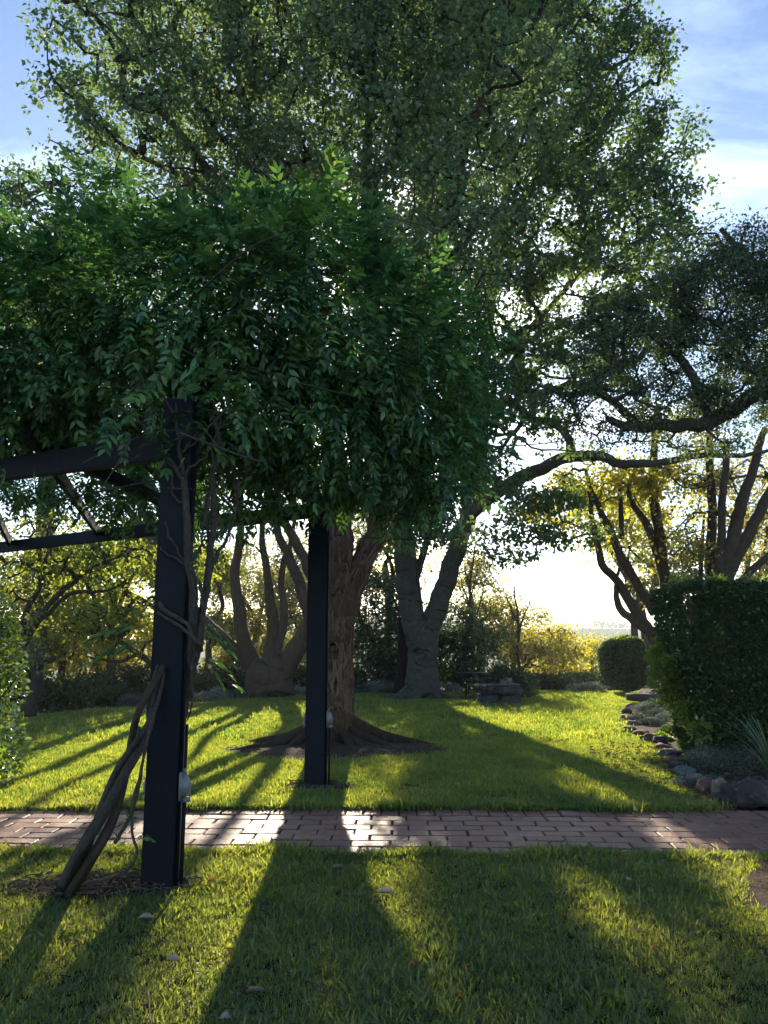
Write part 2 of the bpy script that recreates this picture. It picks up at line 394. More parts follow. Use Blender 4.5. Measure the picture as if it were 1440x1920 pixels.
# soil sheets
def soilpatch(name, c, rx, ry, h=.03, seed=1, kind='structure', n=48, rings=7):
    g = np.random.default_rng(seed); ph = g.uniform(0, 6.28, 5)
    a = np.arange(n) * 2 * PI / n
    rad = 1 + .10 * np.sin(2 * a + ph[0]) + .08 * np.sin(3 * a + ph[1]) + .07 * np.sin(5 * a + ph[2]) + .05 * np.sin(9 * a + ph[3])
    V = [np.array([[c[0], c[1], h + .005]])]
    for k in range(1, rings + 1):
        f = k / rings
        V.append(np.stack([c[0] + rx * rad * f * np.cos(a), c[1] + ry * rad * f * np.sin(a), .005 + h * (1 - f * f) + g.normal(0, .004 if k < rings else 0, n)], 1))
    t = [[0, 1 + i, 1 + (i + 1) % n] for i in range(n)]; qq = []
    for k in range(rings - 1):
        b = 1 + k * n
        qq += [[b + i, b + n + i, b + n + (i + 1) % n, b + (i + 1) % n] for i in range(n)]
    o = obj(name, np.vstack(V), [np.array(qq), np.array(t)], M['soil'], None, True, (0, 0, 0)); o['kind'] = kind
    return (c[0], c[1], rx, ry)
patches = []
pA = atz(305, 1672); pB = atz(590, 1478)
TA = np.array([-.86, 13.0, 0])
TBp = atz(790, 1310); TB = np.array([TBp[0], TBp[1], 0])
patches.append(soilpatch('bare_soil', (-.75, 12.35), 1.75, 1.15, .07, 3))
patches.append(soilpatch('bare_soil', (pA[0] - .42, pA[1] + .06), .62, .26, .03, 4))
patches.append(soilpatch('bare_soil', (pB[0] + .05, pB[1] + .02), .48, .33, .02, 5))
patches.append(soilpatch('bare_soil', (TB[0] + .6, TB[1] + .15), 2.2, .9, .05, 6))

# garden bed to the right
bedpts = [tuple(p) for p in edge] + [(3.2, PATH_F(3.2) + .02), (12, PATH_F(12)), (12, 30), (8, 30), tuple(border[-1])]
polymesh('garden_bed', bedpts, 0.03, M['soil'])
bn = [tuple(atz(1392, 1700)[:2]), tuple(atz(1400, 1650)[:2]), tuple(atz(1425, 1612)[:2]), (6, PATH_N(6) - .02), (6, 3)]
polymesh('garden_bed', bn, 0.012, M['soil'])

# ------------------------------------------------------------------ path of bricks
pathbase = polymesh('brick_path', [(-7, PATH_N(-7) + .0), (7.5, PATH_N(7.5)), (7.5, PATH_F(7.5)), (-7, PATH_F(-7))], -.028, M['joint'])
pathbase['label'] = 'worn red brick garden path crossing the lawn'
pathbase['_o'] = (0, 0, 0)
def brickmesh(name, L, W, H=.05, seed=0):
    bm = bmesh.new(); bmesh.ops.create_cube(bm, size=1)
    for v in bm.verts: v.co = Vector((v.co.x * L, v.co.y * W, v.co.z * H - H / 2))
    bmesh.ops.bevel(bm, geom=[e for e in bm.edges if min(v.co.z for v in e.verts) > -H * .9 or abs(e.verts[0].co.z - e.verts[1].co.z) > .01], offset=.008, segments=1, affect='EDGES')
    r = random.Random(seed)
    for v in bm.verts:
        v.co.x += r.uniform(-.004, .004); v.co.y += r.uniform(-.004, .004)
        if v.co.z > -.01: v.co.z += r.uniform(-.0025, .0025)
    me = bpy.data.meshes.new(name); bm.to_mesh(me); bm.free(); me.materials.append(M['brick']); return me
stret = [brickmesh('brick', .312, .174, .05, k) for k in range(5)]
head = [brickmesh('brick', .159, .302, .05, 9 + k) for k in range(5)]
ang = -math.atan(.030)
def lay(mes, X, off, k):
    b = bpy.data.objects.new('brick', random.choice(mes)); COL.objects.link(b); b.parent = pathbase
    Y = 6.27 - .030 * X + off
    b.location = (X, Y, -.004 + random.gauss(0, .003)); b.rotation_euler = (random.gauss(0, .012), random.gauss(0, .008), ang + random.gauss(0, .012))
    if random.random() < .5: b.rotation_euler.z += PI
for row in range(6):
    off = .325 + .0935 + row * .187
    st = -5.0 + (.163 if row % 2 else 0) + random.uniform(-.02, .02)
    n = 31
    for k in range(n):
        X = st + k * .326
        lim = .58 * (6.27 + off)
        if abs(X) > lim: continue
        lay(stret, X, off, k)
for off in (.162, 1.80 - .160):
    for k in range(62):
        X = -5.1 + k * .172
        if abs(X) > .57 * (6.27 + off): continue
        lay(head, X, off, k)

# ------------------------------------------------------------------ leaves: templates and scattering
def T_maple():
    V = np.array([(0, 0, 0), (.46, .30, .08), (.22, .58, .02), (0, 1, -.07), (-.22, .58, .02), (-.46, .30, .08)])
    return V, np.array([(0, 1, 2), (0, 2, 3), (0, 3, 4), (0, 4, 5)])
def T_maple8():
    o = [(0, 0, 0), (.30, .10, .05), (.52, .42, .09), (.26, .48, .03), (.20, .78, .03), (0, 1, -.06), (-.20, .78, .03), (-.26, .48, .03), (-.52, .42, .09), (-.30, .10, .05), (0, .45, -.04)]
    t = [(10, k, (k + 1) % 10) for k in range(10)]
    V = np.array(o); f = [(0, 1, 10), (1, 2, 10), (2, 4, 10), (4, 5, 10), (5, 6, 10), (6, 8, 10), (8, 9, 10), (9, 0, 10)]
    idx = [0, 1, 2, 4, 5, 6, 8, 9, 10]; mp_ = {a: b for b, a in enumerate(idx)}
    return V[idx], np.array([[mp_[c] for c in r] for r in f])
def T_leaf(w=.36):
    V = np.array([(0, 0, 0), (w, .35, .07), (w * .72, .7, .04), (0, 1, -.05), (-w * .72, .7, .04), (-w, .35, .07), (0, .5, -.02)])
    return V, np.array([(0, 1, 6), (1, 2, 6), (2, 3, 6), (3, 4, 6), (4, 5, 6), (5, 0, 6)])
def T_small(w=.34):
    V = np.array([(0, 0, 0), (w, .45, .06), (0, 1, -.04), (-w, .45, .06)])
    return V, np.array([(0, 1, 2), (0, 2, 3)])
def rot_to(D, roll):
    """matrices whose Y column is D, roll about it"""
    D = D / (np.linalg.norm(D, axis=1)[:, None] + 1e-9)
    up = np.tile([0., 0, 1], (len(D), 1)); up[np.abs(D[:, 2]) > .97] = [1, 0, 0]
    X = np.cross(D, up); X /= np.linalg.norm(X, axis=1)[:, None] + 1e-9
    Z = np.cross(X, D)
    c, s = np.cos(roll)[:, None], np.sin(roll)[:, None]
    X2 = X * c + Z * s; Z2 = np.cross(X2, D)
    return np.stack([X2, D, Z2], 2)
def scatter(tmpl, P, D, roll, size):
    V, F = tmpl; n, m = len(P), len(V)
    R = rot_to(D, roll)
    W = np.einsum('nij,mj->nmi', R, V) * np.asarray(size).reshape(-1, 1, 1) + P[:, None]
    FF = F[None] + (np.arange(n) * m)[:, None, None]
    return W.reshape(-1, 3), FF.reshape(-1, F.shape[1])
def randdir(n, g=rng):
    D = g.normal(size=(n, 3)); return D / np.linalg.norm(D, axis=1)[:, None]
def blobs_sample(bl, n, g, shell=.0):
    """points in a union of ellipsoids (cx,cy,cz,rx,ry,rz), volume weighted"""
    bl = np.array(bl); vol = bl[:, 3] * bl[:, 4] * bl[:, 5]
    k = g.choice(len(bl), n, p=vol / vol.sum())
    d = randdir(n, g); r = g.uniform(shell ** 3, 1, n) ** (1 / 3)
    return bl[k, :3] + d * r[:, None] * bl[k, 3:6], d, k

# ------------------------------------------------------------------ trees
def blob(px, py, Y, rx, ry=None, rz=None):
    c = at(px, py, Y); ry = rx if ry is None else ry; rz = rx * .8 if rz is None else rz
    return (c[0], c[1], c[2], rx, ry, rz)
def make_tree(name, label, cat, limbs, bl, ntips, nleaf, lsize, lmat, bmat, seed, group=None, tmpl=None, spread=.45, shell=.55,
              twig_r=.012, flare=None, base=None, trunk_n=14, hole=None, dens=None, droop=.5, rough=.10, holefrac=.35, twigmat=None):
    g = np.random.default_rng(seed)
    limbs = [np.array(l, dtype=float) for l in limbs]
    base = limbs[0][0][:3] if base is None else np.asarray(base, dtype=float)
    base = np.array([base[0], base[1], max(-5, base[2])])
    root = empty(name, base, label, cat, group)
    nodes = []; par = []; lr = []
    for li, L in enumerate(limbs):
        S_ = smoothline(L, 16 if trunk_n > 30 and li < 3 else 7)
        if flare and li == 0: pass
        S_[:, :3] = wig(S_[:, :3], .012 + .05 * S_[:, 3].mean(), seed * 7 + li) if len(S_) > 4 else S_[:, :3]
        if li == 0: S_[0, :3] = L[0, :3]
        b = B(); b.tube(S_[:, :3], S_[:, 3], trunk_n if S_[0, 3] > .05 else 7, True, rough, seed + li)
        b.obj('trunk' if li == 0 else 'limb', bmat, root, True)
        for k in range(1, len(S_), 4 if trunk_n > 30 and li < 3 else 2): nodes.append(S_[k, :3]); lr.append(S_[k, 3])
    nodes = list(nodes); par = [-1] * len(nodes); n0 = len(nodes)
    if ntips and len(bl):
        tips, td, tk = blobs_sample(bl, ntips, g, shell)
        # leave natural holes: drop tips near a few random centres
        nh = max(1, int(len(bl) * 1.4)); hc, _, _ = blobs_sample(bl, nh, g, .3); hr = g.uniform(.25, .6, nh) * np.array(bl)[:, 3].mean() * holefrac * 2
        keep = np.ones(len(tips), bool)
        for c, r in zip(hc, hr): keep &= np.linalg.norm(tips - c, axis=1) > r
        if hole is not None: keep &= ~hole(tips)
        tips = tips[keep]
        N_ = np.zeros((n0 + len(tips) * 8 + 10, 3)); N_[:n0] = np.array(nodes); cnt = n0
        d0 = np.min(np.linalg.norm(tips[:, None] - N_[None, :n0], axis=2), axis=1)
        tipnode = []
        for ti in np.argsort(d0):
            p = tips[ti]; dd = np.linalg.norm(N_[:cnt] - p, axis=1)
            j = int(np.argmin(dd + .25 * np.maximum(0, N_[:cnt, 2] - p[2]))); d = dd[j]
            m = max(2, min(6, int(d / .45) + 1)); a = N_[j].copy()
            side = np.cross(p - a, g.normal(size=3)); side /= np.linalg.norm(side) + 1e-9
            prev = j
            for s in range(1, m + 1):
                f = s / m
                pt = a + (p - a) * f + side * (.10 * d * math.sin(f * PI)) + np.array([0, 0, -.08 * d * math.sin(f * PI)]) + (g.normal(0, .03, 3) if s < m else 0)
                N_[cnt] = pt; par.append(prev); prev = cnt; cnt += 1
            tipnode.append(prev)
        N_ = N_[:cnt]; w_ = np.zeros(cnt); w_[tipnode] = 1
        for k in range(cnt - 1, n0 - 1, -1):
            w_[par[k]] += w_[k] if par[k] >= n0 else 0
        rad = np.minimum(twig_r * np.power(np.maximum(w_, 1), .45), .11)
        idx = np.arange(n0, cnt); pr = np.array(par[n0:])
        A, Bp = N_[pr], N_[idx]; ra = np.where(pr >= n0, rad[pr], rad[idx] * 1.15); rb = rad[idx]
        ns = 5
        T = Bp - A; T /= np.linalg.norm(T, axis=1)[:, None] + 1e-9
        U = np.cross(T, [.31, .2, .93]); U /= np.linalg.norm(U, axis=1)[:, None] + 1e-9; W = np.cross(T, U)
        an = np.arange(ns) * 2 * PI / ns
        ring = np.cos(an)[None, :, None] * U[:, None] + np.sin(an)[None, :, None] * W[:, None]
        V = np.concatenate([A[:, None] + ring * ra[:, None, None], Bp[:, None] + ring * rb[:, None, None]], 1)
        jj = np.arange(ns); qq = np.stack([jj, (jj + 1) % ns, ns + (jj + 1) % ns, ns + jj], 1)
        FF = qq[None] + (np.arange(len(idx)) * 2 * ns)[:, None, None]
        o = obj('branches', V.reshape(-1, 3), FF.reshape(-1, 4), twigmat or bmat, root, True); o['kind'] = 'stuff'
        # leaves round every tip
        tp = N_[tipnode]; nt_ = len(tp)
        nl = g.poisson(nleaf * g.uniform(.35, 1.5, nt_)); K = np.repeat(np.arange(nt_), nl); n = len(K)
        sp = spread * g.uniform(.6, 1.25, nt_)[K]
        off = np.clip(g.normal(0, 1, (n, 3)), -1.7, 1.7) * np.array([.55, .55, .38]) * sp[:, None]
        P = tp[K] + off
        D = off / (sp[:, None] + 1e-6) + g.normal(0, .5, (n, 3)); D[:, 2] -= droop
        Vv, Ff = scatter(tmpl or T_small(), P, D, g.normal(0, .7, n), lsize * g.uniform(.6, 1.25, n))
        o = obj('crown', Vv, Ff, lmat, root); o['kind'] = 'stuff'
    return root

def pl(Y, *pts, dY=0.0):
    """pixel polyline at depth Y -> rows x,y,z,r ; each pt (px,py,r[,dY])"""
    o = []
    for k, p in enumerate(pts):
        yy = Y + (p[3] if len(p) > 3 else dY * k / max(1, len(pts) - 1))
        c = at(p[0], p[1], yy); o.append([*c, p[2]])
    return o

TAN = math.tan(SUN_EL)
def sunslit(P):
    Y0 = P[:, 1] - P[:, 2] / TAN; X0 = P[:, 0] - math.tan(SUN_AZ) * (P[:, 1] - Y0)
    m = np.zeros(len(P), bool)
    for x, w_, a, b_ in ((1.38, .24, 3.6, 5.7), (2.2, .20, 3.6, 5.4), (2.5, .26, 8.8, 14.5)): m |= (np.abs(X0 - x) < w_) & (Y0 > a) & (Y0 < b_)
    return m & (P[:, 2] < 13)
# --- the shaggy tree behind the second post
limbsA = [[[TA[0], TA[1], -.1, .42]] + pl(13, (627, 1330, .31), (629, 1250, .275), (632, 1180, .27), (636, 1120, .28)),
          pl(13, (636, 1150, .26), (640, 1090, .21), (640, 1020, .19), (636, 900, .17), (600, 700, .15), (540, 460, .12), (480, 270, .09), (440, 100, .06)),
          pl(13, (640, 1140, .25), (676, 1062, .19), (708, 985, .17), (716, 860, .15), (700, 640, .14), (690, 400, .12), (690, 260, .09), (705, 60, .06), dY=.4),
          pl(13, (705, 900, .13), (760, 700, .12), (800, 540, .12), (850, 370, .10), (880, 250, .09), (950, 80, .06), dY=1.2),
          pl(13, (605, 720, .09), (500, 480, .075), (380, 300, .06), (270, 180, .035), dY=-.8),
          pl(13, (560, 520, .08), (420, 380, .06), (280, 300, .045), (160, 260, .02), dY=.7)]
blA = [blob(225, 150, 12.6, 1.35, 1.7, 1.2), blob(420, 60, 12.6, 1.8), blob(330, 255, 12.8, 1.6), blob(560, 130, 12.5, 2.0), blob(480, 270, 13, 1.8),
       blob(160, 215, 13, .9, 1.0, .8), blob(660, 240, 12.6, 1.9), blob(740, 60, 13, 2.2), blob(600, 360, 12.6, 1.5), blob(760, 400, 12.6, 1.7),
       blob(420, -120, 13, 2.4), blob(650, -140, 13, 2.6), blob(240, -30, 13, 1.6), blob(870, 180, 13.4, 2.0), blob(860, 480, 13, 1.3), blob(880, -80, 13.5, 2.2), blob(430, 400, 14, 1.6)]
treeA = make_tree('shade_tree', 'big spreading tree with shaggy brown bark and exposed roots, behind the second pergola post', 'tree', limbsA, blA, 1850, 64, .098, M['mapleA'], M['barkA'], 21, tmpl=T_maple(), twig_r=.012, spread=.36, twigmat=M['barkD'], holefrac=.24, trunk_n=64, base=(TA[0], TA[1], 0), rough=.07)
def bark_strips(root, line, n, seed, mat):
    g = np.random.default_rng(seed); L = smoothline(np.array(line), 10); T, U, W = frames(L[:, :3]); b = B()
    for _ in range(n):
        i = int(g.integers(2, len(L) - 3)); a = g.uniform(0, 2 * PI); m = int(g.integers(2, 5)); j0, j1 = max(0, i - m), min(len(L) - 1, i + m)
        w_ = g.uniform(.06, .14); rows = []
        for q, j in enumerate(range(j0, j1 + 1)):
            f = q / (j1 - j0); lift = 1.02 + .05 * g.uniform(.5, 1) * (2 * abs(f - .5)) ** 2 + .02
            for da in (-w_, 0, w_):
                aa = a + da * (1 - .6 * abs(2 * f - 1)) + .08 * math.sin(q + a)
                rows.append(L[j, :3] + (math.cos(aa) * U[j] + math.sin(aa) * W[j]) * L[j, 3] * (lift + (.02 if da == 0 else 0)))
        q4 = []
        for q in range(j1 - j0):
            for c in range(2): q4.append([q * 3 + c, q * 3 + c + 1, q * 3 + 4 + c, q * 3 + 3 + c])
        b.add(rows, q=q4)
    o = b.obj('bark_strips', mat, root); o['kind'] = 'stuff'
M['barkStrip'] = barkmat('peeling_bark', (.06, .042, .03), (.21, .135, .088), (.36, .25, .17), (9, 9, 1.4), .8, .03)
for k_, l_ in enumerate(limbsA[:3]): bark_strips(treeA, l_, (300, 130, 130)[k_], 600 + k_, M['barkStrip'])
# flared root plate and roots of that tree
def roots(root, c, R0, specs, mat, seed):
    g = np.random.default_rng(seed)
    for k, (a, L, r, h) in enumerate(specs):
        n = 12; f = np.linspace(0, 1, n); aa = a + .18 * np.sin(f * 3 + k)
        rr = R0 * .35 + f * L
        P = np.stack([c[0] + rr * np.cos(aa), c[1] + rr * np.sin(aa), h * (1 - f) ** 2.6 + .05 - .07 * f + .012 * np.sin(f * 11 + k)], 1)
        b = B(); b.tube(P, r * (1 - f) ** .8 + .022, 10, True, .16, seed + k); b.obj('root', mat, root, True)
roots(treeA, TA, .38, [(-.25, 1.75, .13, .42), (-.62, 1.5, .10, .32), (-1.0, 1.1, .10, .30), (-1.4, .9, .10, .30), (-1.85, .9, .10, .30), (-2.35, 1.3, .10, .32), (-2.75, 1.8, .10, .34), (3.0, 1.5, .10, .32), (.2, 1.3, .11, .36), (1.5, .9, .12, .4), (2.3, 1.0, .12, .4), (-.8, 1.9, .06, .18), (-2.1, 1.7, .06, .15), (-1.6, 1.5, .045, .12)], M['barkRoot'], 5)

# --- the grey twin-stemmed tree
YB = float(TB[1])
limbsB = [[[TB[0], TB[1], -.1, .62]] + pl(YB, (791, 1285, .50), (792, 1240, .43), (793, 1205, .43), (793, 1178, .40)),
          pl(YB, (788, 1235, .26), (779, 1185, .33), (765, 1120, .31), (757, 1040, .29), (750, 920, .26), (745, 760, .22), (770, 560, .19), (800, 340, .14), (830, 120, .08)),
          pl(YB, (796, 1235, .26), (806, 1180, .32), (828, 1115, .30), (850, 1050, .28), (872, 985, .27), (888, 925, .24), (900, 800, .20), (920, 560, .17), (960, 300, .12), (1010, 90, .07)),
          pl(YB, (880, 965, .22), (915, 935, .22), (960, 905, .21), (1010, 880, .19), (1065, 858, .17), (1120, 855, .15), (1160, 868, .13), (1215, 870, .11), (1300, 856, .09), (1400, 852, .06), (1470, 842, .03), dY=-3),
          pl(YB - 1.6, (1068, 858, .14), (1066, 820, .12), (1030, 792, .10), (995, 790, .07), dY=-.3),
          pl(YB, (920, 560, .12), (1010, 420, .10), (1100, 250, .08), (1180, 120, .05), dY=-1.5),
          pl(YB, (900, 700, .11), (1010, 600, .09), (1110, 480, .07), (1220, 330, .05), dY=-1)]
blB = [blob(900, 60, 19, 2.6), blob(1050, 60, 20, 2.3), blob(1160, 130, 20, 1.7), blob(1000, 200, 20, 2.4), blob(1140, 250, 20, 1.9), blob(1230, 300, 20, 1.25),
       blob(900, 320, 20, 2.4), blob(1010, 420, 20, 2.2), blob(1150, 400, 20, 2.0), blob(1260, 240, 20, .8), blob(1190, 60, 20, 1.2), blob(820, 470, 21, 2.2), blob(930, 560, 20, 1.8), blob(1080, 560, 19.5, 1.7),
       blob(1210, 500, 19, 1.6), blob(980, -90, 20, 2.8), blob(760, 620, 22, 1.9), blob(1240, 600, 19, 1.3), blob(860, 720, 20.5, 1.4), blob(1010, 690, 19.5, 1.3, 1.2, .8), blob(1130, 700, 19, 1.2, 1.2, .8)]
treeB = make_tree('shade_tree', 'big grey smooth-barked tree forking into two stems, beyond the stone planter lawn', 'tree', limbsB, blB + [blob(960, 640, 21, 1.6), blob(1000, 780, 19, 1.3, 1.2, .8), blob(900, 830, 20, 1.1, 1.1, .8), blob(1100, 640, 20.5, 1.5), blob(1180, 420, 20, 1.7), blob(1290, 420, 19.5, 1.2), blob(1270, 500, 19, 1.2), blob(960, 770, 19.5, 1.1, 1.2, .8), blob(940, 690, 19.5, 1.2, 1.2, 1.0), blob(1040, 850, 19, .8, 1, .4)], 2100, 46, .128, M['mapleB'], M['barkB'], 33, twig_r=.016, hole=sunslit, tmpl=T_maple(), spread=.42, trunk_n=48, base=(TB[0], TB[1], 0), rough=.045)
roots(treeB, TB, .55, [(-.2, .9, .16, .45), (-.9, .8, .15, .42), (-1.7, .7, .16, .42), (-2.4, .8, .15, .42), (-3.0, .9, .15, .45)], M['barkB'], 15)
# low sprays of leaves under its crown (a part of the same tree)
def sprays(root, bl, n, nleaf, size, lmat, seed, spread=.35, tmpl=None, name='low_foliage'):
    g = np.random.default_rng(seed); P0, _, _ = blobs_sample(bl, n, g, .2); P0 = P0[~sunslit(P0)]; n = len(P0)
    K = np.repeat(np.arange(n), nleaf); off = g.normal(0, 1, (len(K), 3)) * [.6, .6, .28] * spread
    D = off + g.normal(0, .3, off.shape); D[:, 2] -= .35
    V, F = scatter(tmpl or T_leaf(), P0[K] + off, D, g.normal(0, .8, len(K)), size * g.uniform(.6, 1.2, len(K)))
    o = obj(name, V, F, lmat, root); o['kind'] = 'stuff'; return o
sprays(treeB, [blob(930, 900, 19, 1.0, .8, .35), blob(1060, 1000, 18, .9, .8, .25), blob(1000, 940, 18.5, 1.2, .8, .3), blob(980, 990, 18.5, 1.2, .8, .35), blob(1050, 930, 18, 1.0, .8, .35), blob(940, 1040, 18.5, .9, .8, .25), blob(880, 1010, 19.5, .8, .8, .5), blob(770, 990, 20, 1.2, .8, .6), blob(840, 900, 20, 1.1, .8, .6)], 280, 26, .115, M['mapleB'], 77, spread=.28)

# --- dark tree on the right, trunk just outside the picture
limbsD = [[[9.6, 15.5, -.1, .5], [9.3, 15.4, 2, .42], [9.0, 15.2, 3.9, .40]],
          [[9.0, 15.2, 3.8, .34], *pl(15, (1490, 712, .20), (1420, 738, .16), (1345, 785, .15), (1290, 798, .13), (1240, 796, .12), (1190, 800, .10), (1140, 786, .07))],
          [[9.0, 15.2, 3.7, .3], *pl(15, (1500, 600, .14), (1420, 500, .09), (1350, 430, .05))],
          pl(15, (1330, 790, .10), (1290, 690, .09), (1210, 620, .06), (1150, 590, .03)),
          pl(15, (1200, 800, .09), (1130, 740, .07), (1060, 740, .05), (1010, 720, .03))]
blD = [blob(1420, 490, 15, 1.0, 1.2, .75), blob(1340, 560, 15, 1.1, 1.3, .9), blob(1440, 620, 15, 1.3), blob(1330, 680, 15, 1.1), blob(1220, 660, 15, 1.0, 1.2, .7), blob(1250, 745, 15, 1.0, 1.2, .5), blob(1400, 740, 15, 1.1, 1.2, .6),
       blob(1130, 745, 15, .8, 1, .45), blob(1520, 560, 15, 1.5), blob(1530, 740, 15, 1.2), blob(1180, 820, 15, .8, .9, .22), blob(1300, 830, 15, .9, .9, .22), blob(1050, 760, 15.4, .6, .8, .4), blob(1150, 600, 15.6, .8, 1, .6)]
treeD = make_tree('dark_leaved_tree', 'dark small-leaved tree reaching in from the right edge, heavy bough low over the hedge', 'tree', limbsD, blD + [blob(1140, 670, 15.5, .9, 1, .7), blob(1080, 800, 15.5, .6, .8, .3), blob(1240, 560, 15.4, .9, 1, .6), blob(1300, 480, 15, .7, .8, .5)], 1000, 95, .066, M['darkleaf'], M['barkD'], 44, spread=.34, trunk_n=16)

# --- trees of the middle distance and beyond
def addtree(*a, **k): return make_tree(*a, **k)
# left multi-stemmed one between the posts
YH = 24.5
addtree('branching_tree', 'old brown tree dividing low into many stems, between the two pergola posts', 'tree',
        [pl(YH, (505, 1298, .78), (504, 1270, .66), (502, 1245, .56)),
         pl(YH, (488, 1262, .30), (464, 1225, .25), (450, 1155, .20), (441, 1070, .15), (452, 980, .11), (448, 880, .05)),
         pl(YH, (505, 1250, .26), (512, 1180, .20), (504, 1100, .14), (492, 1010, .10), (500, 900, .05)),
         pl(YH, (522, 1272, .36), (556, 1215, .31), (590, 1150, .24), (610, 1060, .18), (618, 940, .1), (610, 860, .05)),
         pl(YH, (480, 1255, .24), (430, 1210, .20), (392, 1168, .13), (350, 1125, .08), (300, 1085, .03)),
         pl(YH, (515, 1230, .2), (532, 1160, .14), (528, 1080, .10), (548, 1000, .07), (556, 900, .03)),
         pl(YH - 4, (585, 1180, .17), (566, 1105, .15), (545, 1050, .13), (526, 1010, .11), (500, 940, .07)),
         pl(YH - 4, (590, 1090, .15), (565, 1040, .13), (540, 990, .12), (510, 930, .07))],
        [blob(550, 880, 25, 1.6, 2, .7), blob(510, 800, 25, 1.6, 2, 1)], 90, 40, .15, M['yellowgreen'], M['barkH'], 51, spread=.5)
# left leaning shrub-tree
YJ = 16.5
addtree('leaning_tree', 'dark-stemmed small tree leaning right at the left end of the far border', 'tree',
        [pl(YJ, (55, 1342, .14), (62, 1290, .11), (72, 1250, .09), (100, 1232, .07)),
         pl(YJ, (60, 1300, .09), (40, 1230, .08), (45, 1160, .065), (80, 1083, .05), (95, 1010, .03)),
         pl(YJ, (42, 1215, .07), (90, 1135, .06), (140, 1090, .05), (180, 1062, .035), (230, 1040, .02)),
         pl(YJ, (60, 1180, .05), (130, 1115, .045), (200, 1108, .03), (240, 1085, .015))],
        [blob(60, 1080, 16.5, .8, 1, .5), blob(160, 1050, 16.5, .9, 1, .4), blob(40, 1170, 16.5, .6, .8, .6), blob(110, 1000, 16.5, 1.1, 1, .5), blob(20, 1020, 16.5, 1, 1, .5), blob(250, 1050, 16.5, .8, .8, .4), blob(90, 1230, 16.3, .35, .4, .25)], 170, 34, .09, M['yellowgreen'], M['barkD'], 52, spread=.32)
# thin arching branch tree just left of the first post
addtree('arching_tree', 'slender arching tree with sparse gold leaves, left of the vine-wrapped post', 'tree',
        [pl(20, (310, 1330, .12), (300, 1290, .10), (284, 1248, .085), (255, 1222, .07), (215, 1200, .055), (170, 1185, .03)),
         pl(20, (262, 1226, .05), (215, 1240, .04), (160, 1230, .02))],
        [blob(240, 1180, 20, 1.2, 1.2, .6), blob(180, 1160, 20, 1.1, 1.2, .6), blob(270, 1090, 20, 1.1, 1.2, .6)], 120, 36, .11, M['yellowgreen'], M['barkH'], 53, spread=.4)
# right multi-stem tree behind the hedge
YE = 24
addtree('forked_tree', 'brown tree with several bare stems splaying left above the clipped hedge', 'tree',
        [pl(YE, (1262, 1300, 0.246), (1240, 1235, 0.262), (1222, 1180, 0.230)),
         pl(YE, (1225, 1190, 0.180), (1198, 1158, 0.156), (1160, 1092, 0.131), (1129, 1056, 0.115), (1112, 985, 0.090), (1105, 920, 0.057)),
         pl(YE, (1222, 1188, 0.148), (1190, 1165, 0.123), (1160, 1138, 0.107), (1156, 1100, 0.066), (1160, 1065, 0.041)),
         pl(YE, (1228, 1150, 0.164), (1200, 1105, 0.148), (1168, 1050, 0.131), (1137, 980, 0.115), (1113, 930, 0.090), (1096, 880, 0.049)),
         pl(YE, (1268, 1130, 0.197), (1240, 1060, 0.164), (1216, 990, 0.123), (1187, 946, 0.090), (1180, 910, 0.074), (1200, 860, 0.041)),
         pl(YE, (1250, 1110, 0.180), (1236, 1010, 0.156), (1227, 930, 0.148), (1225, 850, 0.123), (1235, 760, 0.082)),
         pl(YE, (1165, 1010, 0.082), (1163, 930, 0.074), (1168, 870, 0.049))],
        [blob(1120, 900, 24, 1.5, 1.5, .7), blob(1190, 900, 24, 1.3, 1.5, .8), blob(1040, 960, 24, 1.0, 1.2, .5), blob(1260, 930, 24, 1.2, 1.5, .9), blob(1250, 1020, 24, .9, 1, .7), blob(1120, 1020, 24.5, .7, 1, .4), blob(990, 950, 23.5, .8, 1, .35), blob(1080, 1000, 24, .8, 1, .4)],
        210, 38, .15, M['goldlime'], M['barkH'], 54, spread=.42)
YF = 21
addtree('forked_tree', 'tall brown tree fanning out three stems behind the right end of the clipped hedge', 'tree',
        [pl(YF, (1352, 1290, .40), (1350, 1200, .33), (1346, 1100, .27)),
         pl(YF, (1345, 1110, .22), (1368, 1030, .18), (1384, 970, .17), (1400, 915, .14), (1424, 836, .11), (1434, 800, .08)),
         pl(YF, (1350, 1110, .20), (1380, 1045, .17), (1405, 1000, .16), (1440, 930, .14), (1480, 850, .09)),
         pl(YF, (1345, 1110, .13), (1352, 1000, .11), (1356, 920, .10), (1363, 828, .09)),
         pl(YF, (1388, 1095, .10), (1420, 1060, .10), (1460, 1020, .07))],
        [blob(1330, 1000, 22, .9, 1, .8), blob(1430, 1010, 22, .8, 1, .8), blob(1400, 900, 22.5, 1.0, 1, .7), blob(1300, 1040, 22, .6, 1, .5)], 130, 34, .11, M['brown'], M['barkH'], 55, spread=.4)
addtree('slim_tree', 'slim straight dark stem standing just left of the fanning tree', 'tree',
        [pl(22, (1335, 1290, .17), (1334, 1180, .15), (1332, 1080, .14), (1334, 980, .13), (1332, 860, .11), (1330, 740, .08))],
        [blob(1320, 880, 22, 1.0, 1, .7), blob(1300, 800, 22, 1.0, 1, .6)], 70, 36, .11, M['brown'], M['barkD'], 56, spread=.4)
snag = empty('dead_stem', at(1314, 1290, 23) * [1, 1, 0], 'thin bare reddish dead stem poking up above the hedge', 'dead tree')
sg = smoothline(pl(23, (1312, 1290, .09), (1313, 1090, .07), (1320, 966, .035)), 6); bb = B(); bb.tube(sg[:, :3], sg[:, 3], 8, True, .1, 3); bb.obj('trunk', M['barkH'], snag, True)

